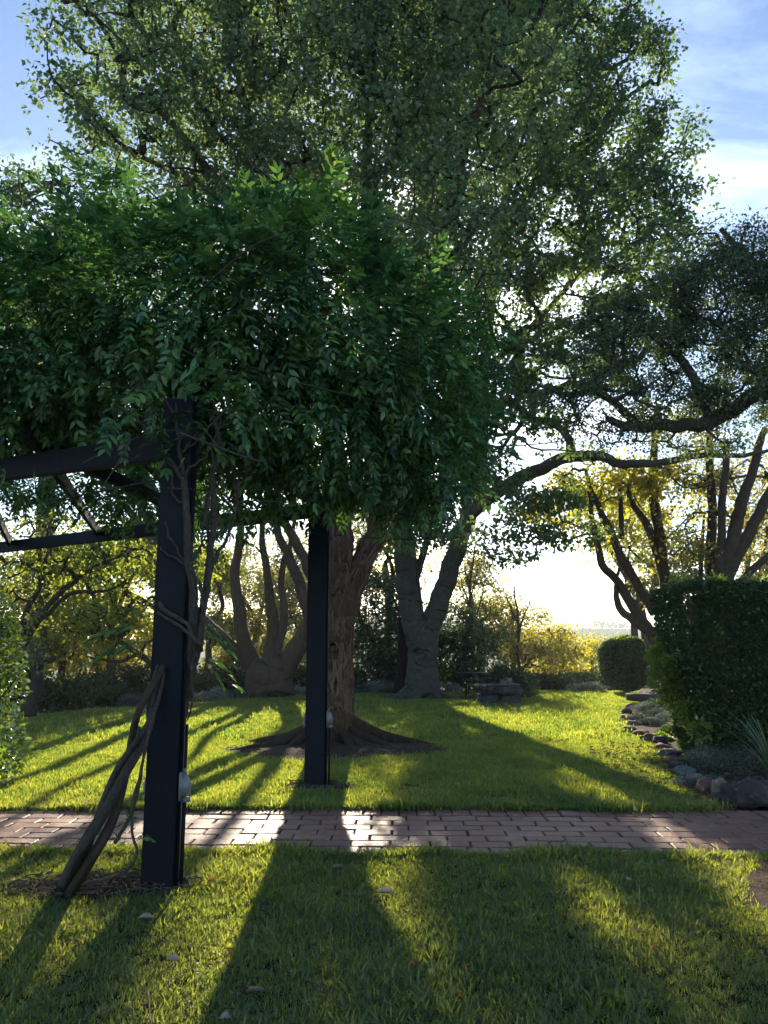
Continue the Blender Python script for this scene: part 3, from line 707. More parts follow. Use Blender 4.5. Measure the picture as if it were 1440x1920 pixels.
# charred stump beside the grey tree
stump = empty('charred_stump', at(757, 1306, 25) * [1, 1, 0], 'tall blackened stump standing behind the grey twin-stemmed tree', 'stump')
sg = smoothline(pl(25, (756, 1300, .34), (757, 1260, .27), (759, 1200, .24), (757, 1170, .18), (752, 1158, .06)), 6); bb = B(); bb.tube(sg[:, :3], sg[:, 3], 14, True, .2, 8); bb.obj('trunk', M['barkStump'], stump, True)

# generic background trees: base px, ground Y, top px y, crown blobs
def bgtree(name, label, px, Y, crown, lm, bmn, seed, n=150, nl=40, size=.16, group=None, stems=2, cat='tree', spread=.6):
    cz = np.array([c[:3] for c in crown]); mid = cz.mean(0); lim = []
    z0 = float(groundz(np.array([0.]), np.array([float(Y)]))[0])
    bx = at(px, 1290, Y)[0]
    r0 = .10 + .012 * (cz[:, 2].max() - z0)
    g = np.random.default_rng(seed)
    lim.append([[bx, Y, z0 - .1, r0], [bx + g.normal(0, .1), Y, z0 + (mid[2] - z0) * .45, r0 * .8], [bx * .6 + mid[0] * .4, Y, z0 + (mid[2] - z0) * .75, r0 * .65]])
    for k in range(stems):
        c = cz[(k * 2 + 1) % len(cz)]
        a = np.array(lim[0][1 + k % 2][:3]); m = a * .5 + c * .5 + g.normal(0, .25, 3)
        lim.append([[*a, r0 * .55], [*m, r0 * .45], [*c, r0 * .2]])
    return make_tree(name, label, cat, lim, crown, n, nl, size, lm, bmn, seed, group, spread=spread, trunk_n=9)

# evergreen screen between and beside the big trunks
def bare(name, lab, Y, lines, seed):
    root = empty(name, [lines[0][0][0] * 0 + at(lines[0][0][0], 1290, Y)[0], Y, 0], lab, 'tree', 'bare thin trees in the gap')
    for k, L in enumerate(lines):
        P = smoothline(np.array(pl(Y, *L)), 5); b = B(); b.tube(wig(P[:, :3], .03, seed + k), P[:, 3], 6, True); b.obj('trunk' if k == 0 else 'limb', M['barkH'], root, True)
bare('bare_sapling', 'thin bare sapling beside the right stem of the grey tree', 31, [[(885, 1290, .09), (886, 1200, .07), (882, 1100, .05), (890, 1020, .03)], [(885, 1180, .04), (900, 1130, .03), (912, 1085, .015)], [(884, 1150, .04), (870, 1110, .03), (862, 1070, .015)], [(883, 1120, .03), (895, 1075, .02), (897, 1040, .01)]], 3)
bare('bare_sapling', 'slender bare sapling rising from the golden foliage left of the bright gap', 33, [[(975, 1290, .08), (972, 1200, .06), (968, 1130, .04), (962, 1095, .02)], [(972, 1190, .04), (985, 1150, .03), (996, 1120, .015)], [(971, 1170, .04), (955, 1130, .03), (945, 1110, .015)]], 9)
bgtree('evergreen_shrub', 'dark evergreen shrub filling the gap between the shaggy trunk and the charred stump', 715, 28, [blob(690, 1240, 28, 1.1, 1.2, 1.1), blob(725, 1190, 28.5, 1.3, 1.3, 1.2), blob(700, 1120, 28.5, 1.2, 1.2, .9), blob(740, 1260, 28, .9, 1, .8)], M['evergreen'], M['barkD'], 61, 260, 60, .12, cat='shrub', spread=.45)
bgtree('evergreen_shrub', 'dark evergreen shrub right of the grey trunk, behind the black metal table', 860, 28, [blob(850, 1230, 28, 1.1, 1.2, 1.1), blob(885, 1200, 28, 1.0, 1.2, .9), blob(840, 1160, 28.5, .9, 1.2, .8), blob(885, 1265, 28, 1.0, 1, .6)], M['evergreen'], M['barkD'], 62, 230, 60, .12, cat='shrub', spread=.42)
bgtree('evergreen_tree', 'tall olive tree rising behind the fork of the shaggy tree', 725, 33, [blob(720, 1060, 33, 1.9, 1.8, 1.3), blob(690, 980, 33, 1.8, 1.8, 1.2), blob(740, 920, 34, 2, 2, 1.3)], M['brown'], M['barkD'], 63, 190, 46, .17)
bgtree('evergreen_tree', 'olive green tree behind the right stem of the grey tree', 905, 34, [blob(900, 1120, 34, 1.4, 1.5, 1.0), blob(870, 1060, 34, 1.2, 1.5, .9), blob(915, 1180, 34, 1.3, 1.5, 1.0)], M['brown'], M['barkD'], 64, 130, 40, .15)
# added tall tree, mostly hidden; crown shaped to throw shade over the near lawn
def xz(X, z, rx, rz, Y=30, ry=.9): return (X, Y, z, rx, ry, rz)
make_tree('added_shading_tree', 'added tall dark tree behind the grey twin-stemmed tree, crown shaped to shade the near lawn', 'tree',
    [[[1.3, 30.4, -.1, .30], [1.2, 30.3, 3.5, .26], [.8, 30.2, 7, .20], [.2, 30, 10, .13]], [[1.2, 30.3, 4, .16], [1.9, 30.2, 6.5, .12], [2.5, 30, 9.5, .08]], [[.9, 30.2, 6.5, .12], [-.5, 30.1, 8.6, .09], [-1.8, 30, 10.5, .06]]],
    [xz(-.25, 10.9, .80, 2.1), xz(.32, 8.5, .40, 2.4), xz(.85, 7.4, .40, 1.4), xz(1.25, 9.3, .34, 3.1), xz(2.95, 10.6, .75, 2.2), xz(1.45, 6.6, .35, .8), xz(-1.85, 11.2, .35, 2.0), xz(.6, 12.3, .9, 1.0), xz(3.6, 8.4, .6, 1.6), xz(-3.2, 11.6, .6, 1.3)],
    720, 60, .15, M['evergreen'], M['barkD'], 71, hole=sunslit, spread=.26, holefrac=.12, shell=.0)
# the golden trees in the gap
bgtree('golden_tree', 'golden-leaved tree with a flat top behind the conical shrub and stone planter', 970, 36, [blob(915, 1135, 36, 1.2, 1.4, .35), blob(960, 1135, 36, 1.2, 1.4, .3), blob(945, 1150, 36, 1.4, 1.5, .35), blob(985, 1155, 36, 1.0, 1.2, .35), blob(960, 1210, 36, 1.3, 1.5, .7), blob(1000, 1230, 36, 1.2, 1.5, .7), blob(940, 1190, 36, 1.0, 1.2, .5)], M['brown'], M['barkH'], 65, 200, 40, .14, group='golden trees in the gap', stems=4)
bgtree('golden_tree', 'golden-leaved small tree in the middle of the bright gap above the lawn', 1040, 38, [blob(1030, 1200, 38, 1.3, 1.4, .5), blob(1060, 1215, 38, 1.2, 1.4, .6), blob(1035, 1250, 38, 1.5, 1.4, .7), blob(1010, 1265, 38, 1.2, 1.4, .5), blob(985, 1210, 37, 1.0, 1, .5), blob(1050, 1185, 38, .9, 1, .35), blob(1000, 1180, 38, .8, 1, .3)], M['yellow'], M['barkH'], 66, 230, 36, .14, group='golden trees in the gap', stems=4)
bgtree('golden_tree', 'golden-leaved low tree beside the round clipped bush', 1095, 42, [blob(1090, 1245, 42, 1.5, 1.4, .7), blob(1110, 1225, 42, 1.2, 1.4, .5), blob(1080, 1270, 42, 1.6, 1.4, .5), blob(1105, 1205, 43, 1.0, 1, .35)], M['yellow'], M['barkH'], 67, 170, 36, .14, group='golden trees in the gap', stems=3)
# golden and olive wood on the left
lw = [(110, 30, [blob(100, 1180, 30, 2.0, 1.8, 1.2), blob(130, 1120, 30, 1.8, 1.8, .9)], 'brown', 'olive brown tree behind the leaning dark-stemmed tree'),
      (180, 33, [blob(170, 1210, 33, 2.0, 1.8, 1.2), blob(190, 1150, 33, 2.0, 1.8, 1.0), blob(150, 1250, 33, 1.4, 1.5, .7)], 'yellow', 'gold-leaved tree in the middle of the left background wood'),
      (255, 35, [blob(255, 1220, 35, 1.8, 1.8, 1.2), blob(270, 1160, 35, 1.7, 1.8, 1.0), blob(240, 1260, 35, 1.5, 1.5, .7)], 'yellow', 'gold-leaved tree right behind the vine-wrapped post'),
      (30, 27, [blob(20, 1130, 27, 2.0, 1.8, 1.5), blob(40, 1220, 27, 1.5, 1.6, 1.0)], 'brown', 'olive brown tree behind the bright glossy bush at the left edge'),
      (210, 29, [blob(220, 1070, 29, 2.0, 1.8, .9), blob(150, 1040, 29, 1.8, 1.8, .8), blob(280, 1030, 29, 1.9, 1.8, .8)], 'yellowgreen', 'lime green airy tree hanging just below the rear pergola beam'),
      (425, 36, [blob(425, 1262, 36, 1.2, 1.2, .8), blob(440, 1235, 36, .8, 1, .5)], 'yellow', 'small bright gold tree between the wrapped post and the many-stemmed tree'),
      (640, 32, [blob(560, 1120, 32, 1.8, 1.6, 1.4), blob(600, 1230, 32, 1.8, 1.6, 1.4), blob(540, 1240, 32, 1.4, 1.4, 1.0)], 'brown', 'olive tree behind the second pergola post')]
lw += [(470, 38, [blob(450, 1130, 38, 2.0, 1.8, 1.1), blob(500, 1100, 38, 2.0, 1.8, 1.0), blob(470, 1190, 38, 2.0, 1.8, 1.1), blob(420, 1055, 38, 1.6, 1.6, .8), blob(500, 1035, 38, 1.7, 1.6, .8), blob(560, 1030, 38, 1.4, 1.4, .8), blob(540, 1110, 38, 1.4, 1.4, .9), blob(440, 1090, 38, 1.5, 1.4, .8), blob(590, 1060, 38, 1.4, 1.4, .8), blob(520, 1170, 38, 1.8, 1.8, 1.1)], 'brown', 'olive tree filling the view behind the many-stemmed tree'),
       (590, 37, [blob(560, 1090, 37, 1.8, 1.6, .9), blob(600, 1140, 37, 2.0, 1.6, 1.2), blob(640, 1080, 37, 1.6, 1.6, .9)], 'evergreen', 'dark green tree behind the rear post and shaggy trunk'),
       (390, 32, [blob(390, 1060, 32, 1.2, 1.3, .7), blob(410, 1180, 32, .8, 1, .6)], 'yellowgreen', 'lime green tree just right of the wrapped post'),
       (330, 26, [blob(320, 1060, 26, 1.4, 1.4, .7), blob(250, 1010, 26, 1.6, 1.4, .7), blob(120, 1050, 26, 1.8, 1.4, .6)], 'yellowgreen', 'bright lime tree whose sprays hang behind the wrapped post')]
for k, (px, Y, cr_, lm, lab) in enumerate(lw):
    bgtree('woodland_tree', lab, px, Y, cr_, M[lm], M['barkH'], 80 + k, 100 + 32 * len(cr_), 38, .16, group='trees beyond the far border', stems=3, spread=.55)
# right background behind the hedge
rw = [(1290, 30, [blob(1290, 1060, 30, 1.5, 1.5, 1.0), blob(1270, 1110, 30, 1.3, 1.5, .8)], 'brown', 'olive tree behind the hedge between the two forked trees'),
      (1400, 31, [blob(1400, 1060, 31, 2.2, 1.8, .9), blob(1440, 960, 31, 1.8, 1.8, 1.4)], 'brown', 'olive tree behind the right end of the hedge'),
      (1215, 34, [blob(1140, 960, 34, 1.8, 1.6, .8), blob(1080, 930, 34, 1.4, 1.4, .6), blob(1180, 1030, 34, 1.3, 1.4, .8)], 'yellowgreen', 'lime and gold tree at the upper right rim of the bright gap'),
      (1200, 33, [blob(1190, 990, 33, 1.6, 1.6, 1.0), blob(1230, 1080, 33, 1.0, 1.3, .9)], 'yellow', 'gold-leaved tree showing through the splayed bare stems')]
for k, (px, Y, cr_, lm, lab) in enumerate(rw):
    bgtree('woodland_tree', lab, px, Y, cr_, M[lm], M['barkH'], 95 + k, 110, 34, .15, group='trees beyond the far border', stems=3, spread=.5)
# left, behind the wisteria
bgtree('leafy_tree', 'bluish green tree behind the left end of the wisteria', 60, 19, [blob(20, 380, 19, 1.6, 1.6, 1.0), blob(110, 370, 19, 1.4, 1.6, .9), blob(-60, 420, 19, 1.8), blob(60, 480, 19, 2.2), blob(200, 400, 19, 1.6), blob(150, 560, 19, 2.2), blob(0, 640, 19, 2.2), blob(280, 520, 19, 2.0)], M['mapleB'], M['barkB'], 110, 520, 50, .12, stems=5, spread=.5)
bgtree('leafy_tree', 'green maple-like tree filling the space above the rear pergola beam', 330, 21, [blob(60, 760, 21, 2.2, 2, 1.3), blob(220, 800, 21, 2.2, 2, 1.3), blob(380, 840, 21, 2.2, 2, 1.2)], M['yellowgreen'], M['barkB'], 111, 420, 44, .12, stems=5, spread=.5)

# far woodland on the slopes (a mass nobody could count)
g = np.random.default_rng(5)
n = 1000; fx = g.uniform(-260, 260, n); fy = g.uniform(150, 700, n); keep = np.abs(fx) < fy * .62; fx, fy = fx[keep], fy[keep]
fz = groundz(fx, fy); n = len(fx)
sz = g.uniform(2.2, 5.0, n)
K = np.repeat(np.arange(n), 45); off = randdir(len(K), g) * g.uniform(.5, 1, len(K))[:, None]
P = np.stack([fx, fy, fz + sz * .9], 1)[K] + off * sz[K][:, None] * [1, 1, .9]
V, F = scatter(T_small(.5), P, randdir(len(K), g), g.uniform(0, 6, len(K)), 1.5 * g.uniform(.6, 1.3, len(K)))
o = obj('far_woodland', V, F, M['evergreen'], None, False, (0, 0, 0)); tag(o, 'hazy wooded slopes across the valley', None, None, 'stuff')

# ------------------------------------------------------------------ clipped bushes and hedge
def leafy_box(root, c, d, n, size, lm, seed, name='foliage', lump=.06, under=0.0):
    g = np.random.default_rng(seed)
    x, y, z = d
    ar = np.array([x * z, x * z, y * z, y * z, x * y]); f = g.choice(5, n, p=ar / ar.sum())
    u, v = g.uniform(-.5, .5, n), g.uniform(-.5, .5, n); P = np.zeros((n, 3)); Nn = np.zeros((n, 3))
    for k, (ax, sg_) in enumerate(((1, -1), (1, 1), (0, -1), (0, 1), (2, 1))):
        m = f == k; o_ = [a for a in range(3) if a != ax]
        P[m, o_[0]] = u[m]; P[m, o_[1]] = v[m]; P[m, ax] = .5 * sg_; Nn[m, ax] = sg_
    P = P * np.array(d)
    lumpv = lump * (np.sin(P[:, 0] * 3.1 + P[:, 2] * 2) + np.sin(P[:, 1] * 4 + P[:, 0] * 1.7 + 2) + np.sin(P[:, 2] * 5 + P[:, 0] * 2.3)) * .5
    # round the edges
    e = np.abs(P) / (np.array(d) / 2); cnt = (e > .93).sum(1); P = P * (1 - .022 * (cnt > 1))[:, None]
    P = P + Nn * (lumpv - np.abs(g.normal(0, .032, n)) + .01)[:, None] + np.array(c)
    lo = P[:, 0] < c[0] - d[0] / 2 + .9; P[lo, 0] += under * (1 - P[lo, 2] / d[2]) * np.clip((c[0] - d[0] / 2 + .9 - P[lo, 0]) / .9, 0, 1)
    D = Nn * .6 + g.normal(0, .6, (n, 3)); D[:, 2] += .35
    V, F = scatter(T_leaf(.4) if size > .05 else T_small(.42), P, D, g.normal(0, .9, n), size * g.uniform(.6, 1.3, n))
    o = obj(name, V, F, lm, root); o['kind'] = 'stuff'
    return o
def inner(root, c, d, mat):
    b = B(); b.box(c, d); o = b.obj('woody_core', mat, root); return o
HX0, HX1, HY0, HY1, HZ = 4.02, 9.6, 10.5, 11.9, 2.42
hedge = empty('clipped_hedge', ((HX0 + HX1) / 2, (HY0 + HY1) / 2, 0), 'tall square-clipped dark green hedge at the right of the lawn', 'hedge')
c = ((HX0 + HX1) / 2, (HY0 + HY1) / 2, HZ / 2); d = (HX1 - HX0, HY1 - HY0, HZ)
leafy_box(hedge, c, d, 105000, .046, M['hedge'], 1, lump=.022, under=.36)
inner(hedge, (c[0] + .2, c[1], c[2]), (d[0] - .7, d[1] - .28, d[2] - .24), M['barkD'])
g = np.random.default_rng(9)                      # fresh pale growth low on its left flank
def fresh(root, pts, n, size, mat, seed, name='fresh_and_sunlit_leaves'):
    g = np.random.default_rng(seed); bl = [(*p, r, r, r * 1.1) for p, r in pts]
    P, dd, _ = blobs_sample(bl, n, g, .5); D = dd + g.normal(0, .4, (n, 3)); D[:, 2] += .3
    V, F = scatter(T_leaf(.4), P, D, g.normal(0, .8, n), size * g.uniform(.6, 1.25, n)); o = obj(name, V, F, mat, root); o['kind'] = 'stuff'; return o
fresh(hedge, [(at(1238, 1235, 11.6), .20), (at(1246, 1270, 11.4), .24), (at(1268, 1305, 11.2), .20), (at(1290, 1338, 10.9), .18), (at(1240, 1210, 11.8), .14), (at(1312, 1370, 10.5), .14), (at(1258, 1250, 11.2), .16)], 3000, .055, M['hedge_new_lit'], 4)
fresh(hedge, [((x, 11.0 + random.uniform(-.5, .4), HZ + .0), .16) for x in np.linspace(4.1, 9, 22)], 2600, .045, M['hedge_new_lit'], 5, 'top_growth')

# round clipped bush
rb = atz(1172, 1292)
bush = empty('round_bush', (rb[0], 26.0, 0), 'round clipped bush with sunlit rim at the far right corner of the lawn', 'bush')
bc = at(1173, 1243, 26.0)
g = np.random.default_rng(12); n = 16000; dd = randdir(n, g); dd = np.sign(dd) * np.abs(dd) ** .8; dd /= np.linalg.norm(dd, axis=1)[:, None]
R = np.array([.86, .86, .90]); ss = 1 + .05 * np.sin(dd[:, 0] * 5 + dd[:, 1] * 2) + .05 * np.sin(dd[:, 2] * 4 + 1 + dd[:, 0] * 2)
P = bc + dd * R * ss[:, None] * (1 - np.abs(g.normal(0, .05, n)))[:, None]
V, F = scatter(T_small(.42), P, dd * .7 + g.normal(0, .6, (n, 3)), g.normal(0, .9, n), .075 * g.uniform(.6, 1.2, n))
o = obj('foliage', V, F, M['hedge'], bush); o['kind'] = 'stuff'
fresh(bush, [(bc + np.array([.45 * math.cos(t) * r_, .3 * math.sin(t), .80 - .18 * r_]), .16) for t, r_ in ((0, 1), (1, .4), (2.2, .8), (3.1, 1), (4, .5), (5, .8))] + [(bc + np.array([-.80, 0, .1]), .14), (bc + np.array([-.74, 0, .38]), .14)], 1500, .07, M['hedge_new_lit'], 8, 'fresh_and_sunlit_leaves')  # sunlit rim put into the colour: paler leaves on the top and left side
bm = bmesh.new(); bmesh.ops.create_icosphere(bm, subdivisions=3, radius=1); Vc = np.array([v.co for v in bm.verts]) * R * .86 + bc; Fc = np.array([[v.index for v in f.verts] for f in bm.faces]); bm.free()
obj('woody_core', Vc, Fc, M['barkD'], bush)
b = B(); b.tube([[bc[0], 26, -.05], [bc[0], 26, bc[2] - .5]], .09, 8); b.obj('stem', M['barkD'], bush)

# leafy mounds (generic bush)
def mound(name, label, cat, P0, r, n, size, lm, seed, group=None, up=.5, tm=None, base=None):
    g = np.random.default_rng(seed); P0 = np.array(P0, dtype=float)
    root = empty(name, (P0[0], P0[1], 0), label, cat, group)
    dd = randdir(n, g); dd[:, 2] = np.abs(dd[:, 2]) * 1.0 - .05
    rr = g.uniform(.45, 1, n) ** .6
    lump = 1 + .16 * np.sin(dd[:, 0] * 5 + seed) + .14 * np.sin(dd[:, 1] * 6 + dd[:, 2] * 4 + seed * 2)
    P = P0 + dd * np.array(r) * (rr * lump)[:, None]; P[:, 2] = np.maximum(P[:, 2], .0)
    D = dd + g.normal(0, .45, (n, 3)); D[:, 2] += up
    V, F = scatter(tm or T_small(), P, D, g.normal(0, .9, n), size * g.uniform(.6, 1.3, n))
    o = obj('foliage', V, F, lm, root); o['kind'] = 'stuff'
    b = B()
    for k in range(7):
        q = P0 + dd[k] * np.array(r) * .8; b.tube(smoothline([P0 - [0, 0, .03], P0 * .5 + q * .5 + [0, 0, .03], q], 3), np.linspace(.012, .004, 7), 4, False)
    o = b.obj('stems', M['barkD'], root); o['kind'] = 'stuff'
    return root
cs = atz(945, 1306)
mound('conical_shrub', 'dark conical conifer behind the stone planter', 'shrub', (cs[0], 23.8, 0), (.78, .7, 1.05), 5200, .09, M['evergreen'], 3, up=.1)

# bright glossy shrub at the left edge
root = empty('glossy_shrub', (-4.75, 9.2, 0), 'bright glossy-leaved shrub catching the sun at the left edge of the lawn', 'shrub')
g = np.random.default_rng(17); bl = [blob(-20, 1400, 9.3, .42, .45, .55), blob(-30, 1240, 9.3, .46, .5, .6), blob(-60, 1180, 9.4, .55, .5, .5), blob(-80, 1420, 9.3, .5, .5, .5), blob(10, 1290, 9.2, .25, .3, .3), blob(-10, 1160, 9.2, .25, .3, .25)]
P, dd, _ = blobs_sample(bl, 7500, g, .55); D = dd + g.normal(0, .5, P.shape)
V, F = scatter(T_leaf(.38), P, D, g.normal(0, 1, len(P)), .06 * g.uniform(.6, 1.2, len(P)))
o = obj('foliage', V, F, M['shrubleaf'], root); o['kind'] = 'stuff'
b = B()
for k in range(9):
    q = np.array(bl[k % 6][:3]) + g.normal(0, .2, 3); b.tube(smoothline([[-4.75, 9.25, 0], [-4.8 + g.normal(0, .12), 9.3, .7], q], 4), np.linspace(.03, .008, 9), 6)
o = b.obj('stems', M['barkD'], root); o['kind'] = 'stuff'

# ------------------------------------------------------------------ far border planting
def strappy(name, label, c, h, n, seed, mat, cat='plant', group=None, w=.018, lean=.6):
    g = np.random.default_rng(seed); root = empty(name, (c[0], c[1], 0), label, cat, group); b = B()
    for k in range(n):
        a = g.uniform(0, 2 * PI); hh = h * g.uniform(.6, 1.1); ln = lean * g.uniform(.3, 1.2); f = np.linspace(0, 1, 7)
        P = np.stack([c[0] + np.cos(a) * (.02 + ln * hh * f ** 1.8), c[1] + np.sin(a) * (.02 + ln * hh * f ** 1.8), hh * (f - .35 * ln * f ** 2.5)], 1)
        side = np.array([-math.sin(a), math.cos(a), 0]); ww = w * (1 - f ** 2.2) * .5 + .0008
        up_ = np.array([math.cos(a), math.sin(a), .0]) * .15 * w
        V = np.stack([P - side * ww[:, None] + up_, P - up_, P + side * ww[:, None] + up_], 1).reshape(-1, 3)
        q = []
        for i in range(6):
            for j in range(2): q.append([i * 3 + j, i * 3 + j + 1, i * 3 + 3 + j + 1, i * 3 + 3 + j])
        b.add(V, q=q)
    o = b.obj('foliage', mat, root); o['kind'] = 'stuff'; return root
k = 0
for px, py, hh in [(68, 1334, .5), (100, 1331, .55), (132, 1328, .5), (165, 1326, .55), (200, 1322, .6), (275, 1317, .5), (215, 1318, .6)]:
    c = atz(px, py); strappy('strap_leaved_plant', 'dark strap-leaved clump, %s from the left end of the far left border' % ('first second third fourth fifth seventh sixth'.split()[k]), c + [0, .35, 0], hh, 90, 200 + k, M['strap'], group='strap-leaved clumps along the far left border', w=.03, lean=.55); k += 1
sil = [(240, 1325, .38, .30, 'lav', 'rounded blue-grey tuft in the border left of the wrapped post'),
       (432, 1312, .42, .26, 'lav', 'low blue-grey tuft just right of the wrapped post'),
       (396, 1314, .50, .34, 'silver', 'pale grey-green mound beside the wrapped post'),
       (466, 1310, .42, .28, 'lav', 'dark blue-grey ball left of the silvery bush'),
       (496, 1307, .55, .52, 'silver', 'silvery white bush in front of the many-stemmed tree'),
       (530, 1306, .42, .36, 'lav', 'dark blue-grey ball right of the silvery bush'),
       (562, 1305, .48, .28, 'silver', 'low silvery mound left of the second post')]
for k, (px, py, r, h, m_, lab) in enumerate(sil):
    c = atz(px, py); mound('border_plant', lab, 'plant', c + [0, .35, 0], (r, r, h), 1700, .045, M[m_], 300 + k, group='grey mounds edging the far border')
for k, px in enumerate((672, 692, 712, 733, 752, 840, 1100, 1118)):
    c = atz(px, 1300); mound('border_plant', ['first grey tuft right of the shaggy trunk at the lawn back edge', 'second grey tuft right of the shaggy trunk at the back edge', 'grey tuft midway between the shaggy trunk and the charred stump', 'grey tuft just left of the charred stump', 'grey tuft touching the grey twin trunk on its left', 'grey-green tuft between the grey twin trunk and the black table', 'grey-green tuft below the low golden tree', 'grey-green tuft left of the round bush foot'][k], 'plant', c + [0, .4, 0], (.5, .4, .34), 1300, .05, M['silver' if k % 3 else 'lav'], 320 + k, group='low mounds along the back border')
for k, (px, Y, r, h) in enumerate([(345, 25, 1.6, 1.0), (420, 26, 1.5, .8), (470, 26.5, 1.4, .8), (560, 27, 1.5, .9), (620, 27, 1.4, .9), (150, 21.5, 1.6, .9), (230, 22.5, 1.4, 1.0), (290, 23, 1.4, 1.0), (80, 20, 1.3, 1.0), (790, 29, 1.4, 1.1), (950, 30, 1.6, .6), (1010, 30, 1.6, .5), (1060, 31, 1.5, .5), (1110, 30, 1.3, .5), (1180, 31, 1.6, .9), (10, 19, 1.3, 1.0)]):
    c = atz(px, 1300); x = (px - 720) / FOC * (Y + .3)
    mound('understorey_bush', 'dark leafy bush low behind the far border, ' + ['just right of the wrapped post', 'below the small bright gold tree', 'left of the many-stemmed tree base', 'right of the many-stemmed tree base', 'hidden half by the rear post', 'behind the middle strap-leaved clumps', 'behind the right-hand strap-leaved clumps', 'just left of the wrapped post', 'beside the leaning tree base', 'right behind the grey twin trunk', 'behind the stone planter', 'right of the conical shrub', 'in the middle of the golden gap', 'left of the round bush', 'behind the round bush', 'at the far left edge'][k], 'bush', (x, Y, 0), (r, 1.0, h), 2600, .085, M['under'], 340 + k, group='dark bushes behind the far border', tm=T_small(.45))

# ------------------------------------------------------------------ stone planter, table
def rock(name, c, d, mat, seed, rz=0.0, parent=None, sub=3, rough=.16, boxy=.45):
    bm = bmesh.new(); bmesh.ops.create_icosphere(bm, subdivisions=sub, radius=1)
    P = np.array([v.co for v in bm.verts]); F = np.array([[v.index for v in f.verts] for f in bm.faces]); bm.free()
    g = np.random.default_rng(seed)
    P = np.sign(P) * np.abs(P) ** (1 - boxy)                      # squarish
    for _ in range(7):                                            # flat chipped faces
        nrm = randdir(1, g)[0]; dcut = g.uniform(.72, .98); s_ = P @ nrm; m = s_ > dcut; P[m] -= (s_[m] - dcut)[:, None] * nrm
    ph = g.uniform(0, 6, 6)
    k = 1 + rough * .35 * (np.sin(P[:, 0] * 5 + ph[0]) * np.sin(P[:, 1] * 4 + ph[1]) + .6 * np.sin(P[:, 2] * 7 + ph[2] + P[:, 0] * 3) + .3 * np.sin(P[:, 1] * 13 + P[:, 0] * 11 + ph[3])) + g.normal(0, .012, len(P))
    P = P * k[:, None] * (np.array(d) / 2)
    c_, s_ = math.cos(rz), math.sin(rz); P = P @ np.array([[c_, -s_, 0], [s_, c_, 0], [0, 0, 1]]).T + np.array(c)
    return obj(name, P, F, mat, parent, False, None if parent is None else None)
pp = atz(938, 1321); px_, py_ = pp[0], pp[1] + .35
planter = empty('stone_planter', (px_, py_, 0), 'low planter of dark stacked stone slabs on the lawn', 'planter')
W_ = 1.12
for k, (ox, oy, oz, dx_, dy_, dz_) in enumerate([(-.30, -.30, .12, .52, .30, .25), (.28, -.30, .12, .54, .30, .25), (0, .30, .12, 1.1, .28, .25), (-.44, 0, .12, .26, .5, .24), (.44, 0, .12, .26, .5, .24),
                                                   (0.02, -.32, .385, 1.22, .34, .27), (0, .34, .38, 1.15, .28, .26), (-.48, .02, .385, .30, .5, .26), (.47, .02, .385, .30, .52, .26)]):
    rock('slab', (px_ + ox, py_ + oy, oz), (dx_, dy_, dz_), M['rockdark'], 400 + k, 0, planter, 3, .10, .72)
b = B(); b.box((px_, py_, .40), (.7, .5, .1)); o = b.obj('soil_fill', M['soil'], planter)
b = B(); b.box((px_ - .05, py_ - .40, .535), (1.16, .20, .035), j=.01); b.obj('capping_slab', M['rockgrey'], planter)
mound('planter_plant', 'small silvery plant growing in the stone planter', 'plant', (px_ + .25, py_, .46), (.16, .16, .2), 350, .05, M['silver'], 31)
tp = atz(884, 1300)
table = empty('garden_table', (tp[0], 25.0, 0), 'small round black metal table on the back of the lawn', 'table')
tx, ty = (884 - 720) / FOC * 25.2, 25.0
b = B(); a = np.arange(20) * 2 * PI / 20
ringt = np.stack([tx + .40 * np.cos(a), ty + .40 * np.sin(a), np.full(20, .72)], 1); ringb = ringt - [0, 0, .035]
V = np.vstack([ringt, ringb, [[tx, ty, .725]], [[tx, ty, .68]]])
b.add(V, q=[[i, 20 + i, 20 + (i + 1) % 20, (i + 1) % 20] for i in range(20)], t=[[i, (i + 1) % 20, 40] for i in range(20)] + [[20 + (i + 1) % 20, 20 + i, 41] for i in range(20)])
b.obj('table_top', M['blackmetal'], table)
for k in range(4):
    aa = .5 + k * PI / 2; b = B(); b.tube([[tx + .24 * math.cos(aa), ty + .24 * math.sin(aa), .69], [tx + .33 * math.cos(aa), ty + .33 * math.sin(aa), 0]], .028, 6); b.obj('leg', M['blackmetal'], table)
b = B(); b.tube([[tx + .27 * math.cos(t), ty + .27 * math.sin(t), .45] for t in np.linspace(0, 2 * PI, 17)], .014, 5, False); b.obj('brace_ring', M['blackmetal'], table)

# ------------------------------------------------------------------ rocks edging the bed
rk = [(1196, 1318, .34, .30, .25, 'rockred'), (1182, 1330, .30, .3, .2, 'rockred'), (1172, 1340, .30, .3, .22, 'rockdark'), (1171, 1352, .28, .26, .18, 'rockred'), (1185, 1362, .30, .25, .16, 'rockgrey'), (1176, 1372, .32, .28, .14, 'rockdark'),
      (1200, 1381, .34, .3, .16, 'rockred'), (1214, 1392, .38, .3, .18, 'rockred'), (1236, 1397, .28, .26, .2, 'rockdark'), (1242, 1410, .30, .26, .17, 'rockred'), (1254, 1421, .42, .26, .17, 'rockgrey'),
      (1258, 1436, .30, .24, .17, 'rockred'), (1270, 1449, .28, .22, .18, 'rockdark'), (1282, 1460, .32, .24, .2, 'rockgrey'), (1300, 1476, .28, .24, .2, 'rocktan'), (1324, 1492, .34, .26, .24, 'rockred'), (1352, 1502, .24, .2, .30, 'rocktan'), (1396, 1512, .52, .34, .36, 'rockdark'),
      (1345, 1506, .22, .2, .12, 'rockdark'), (1450, 1508, .4, .34, .3, 'rockdark')]
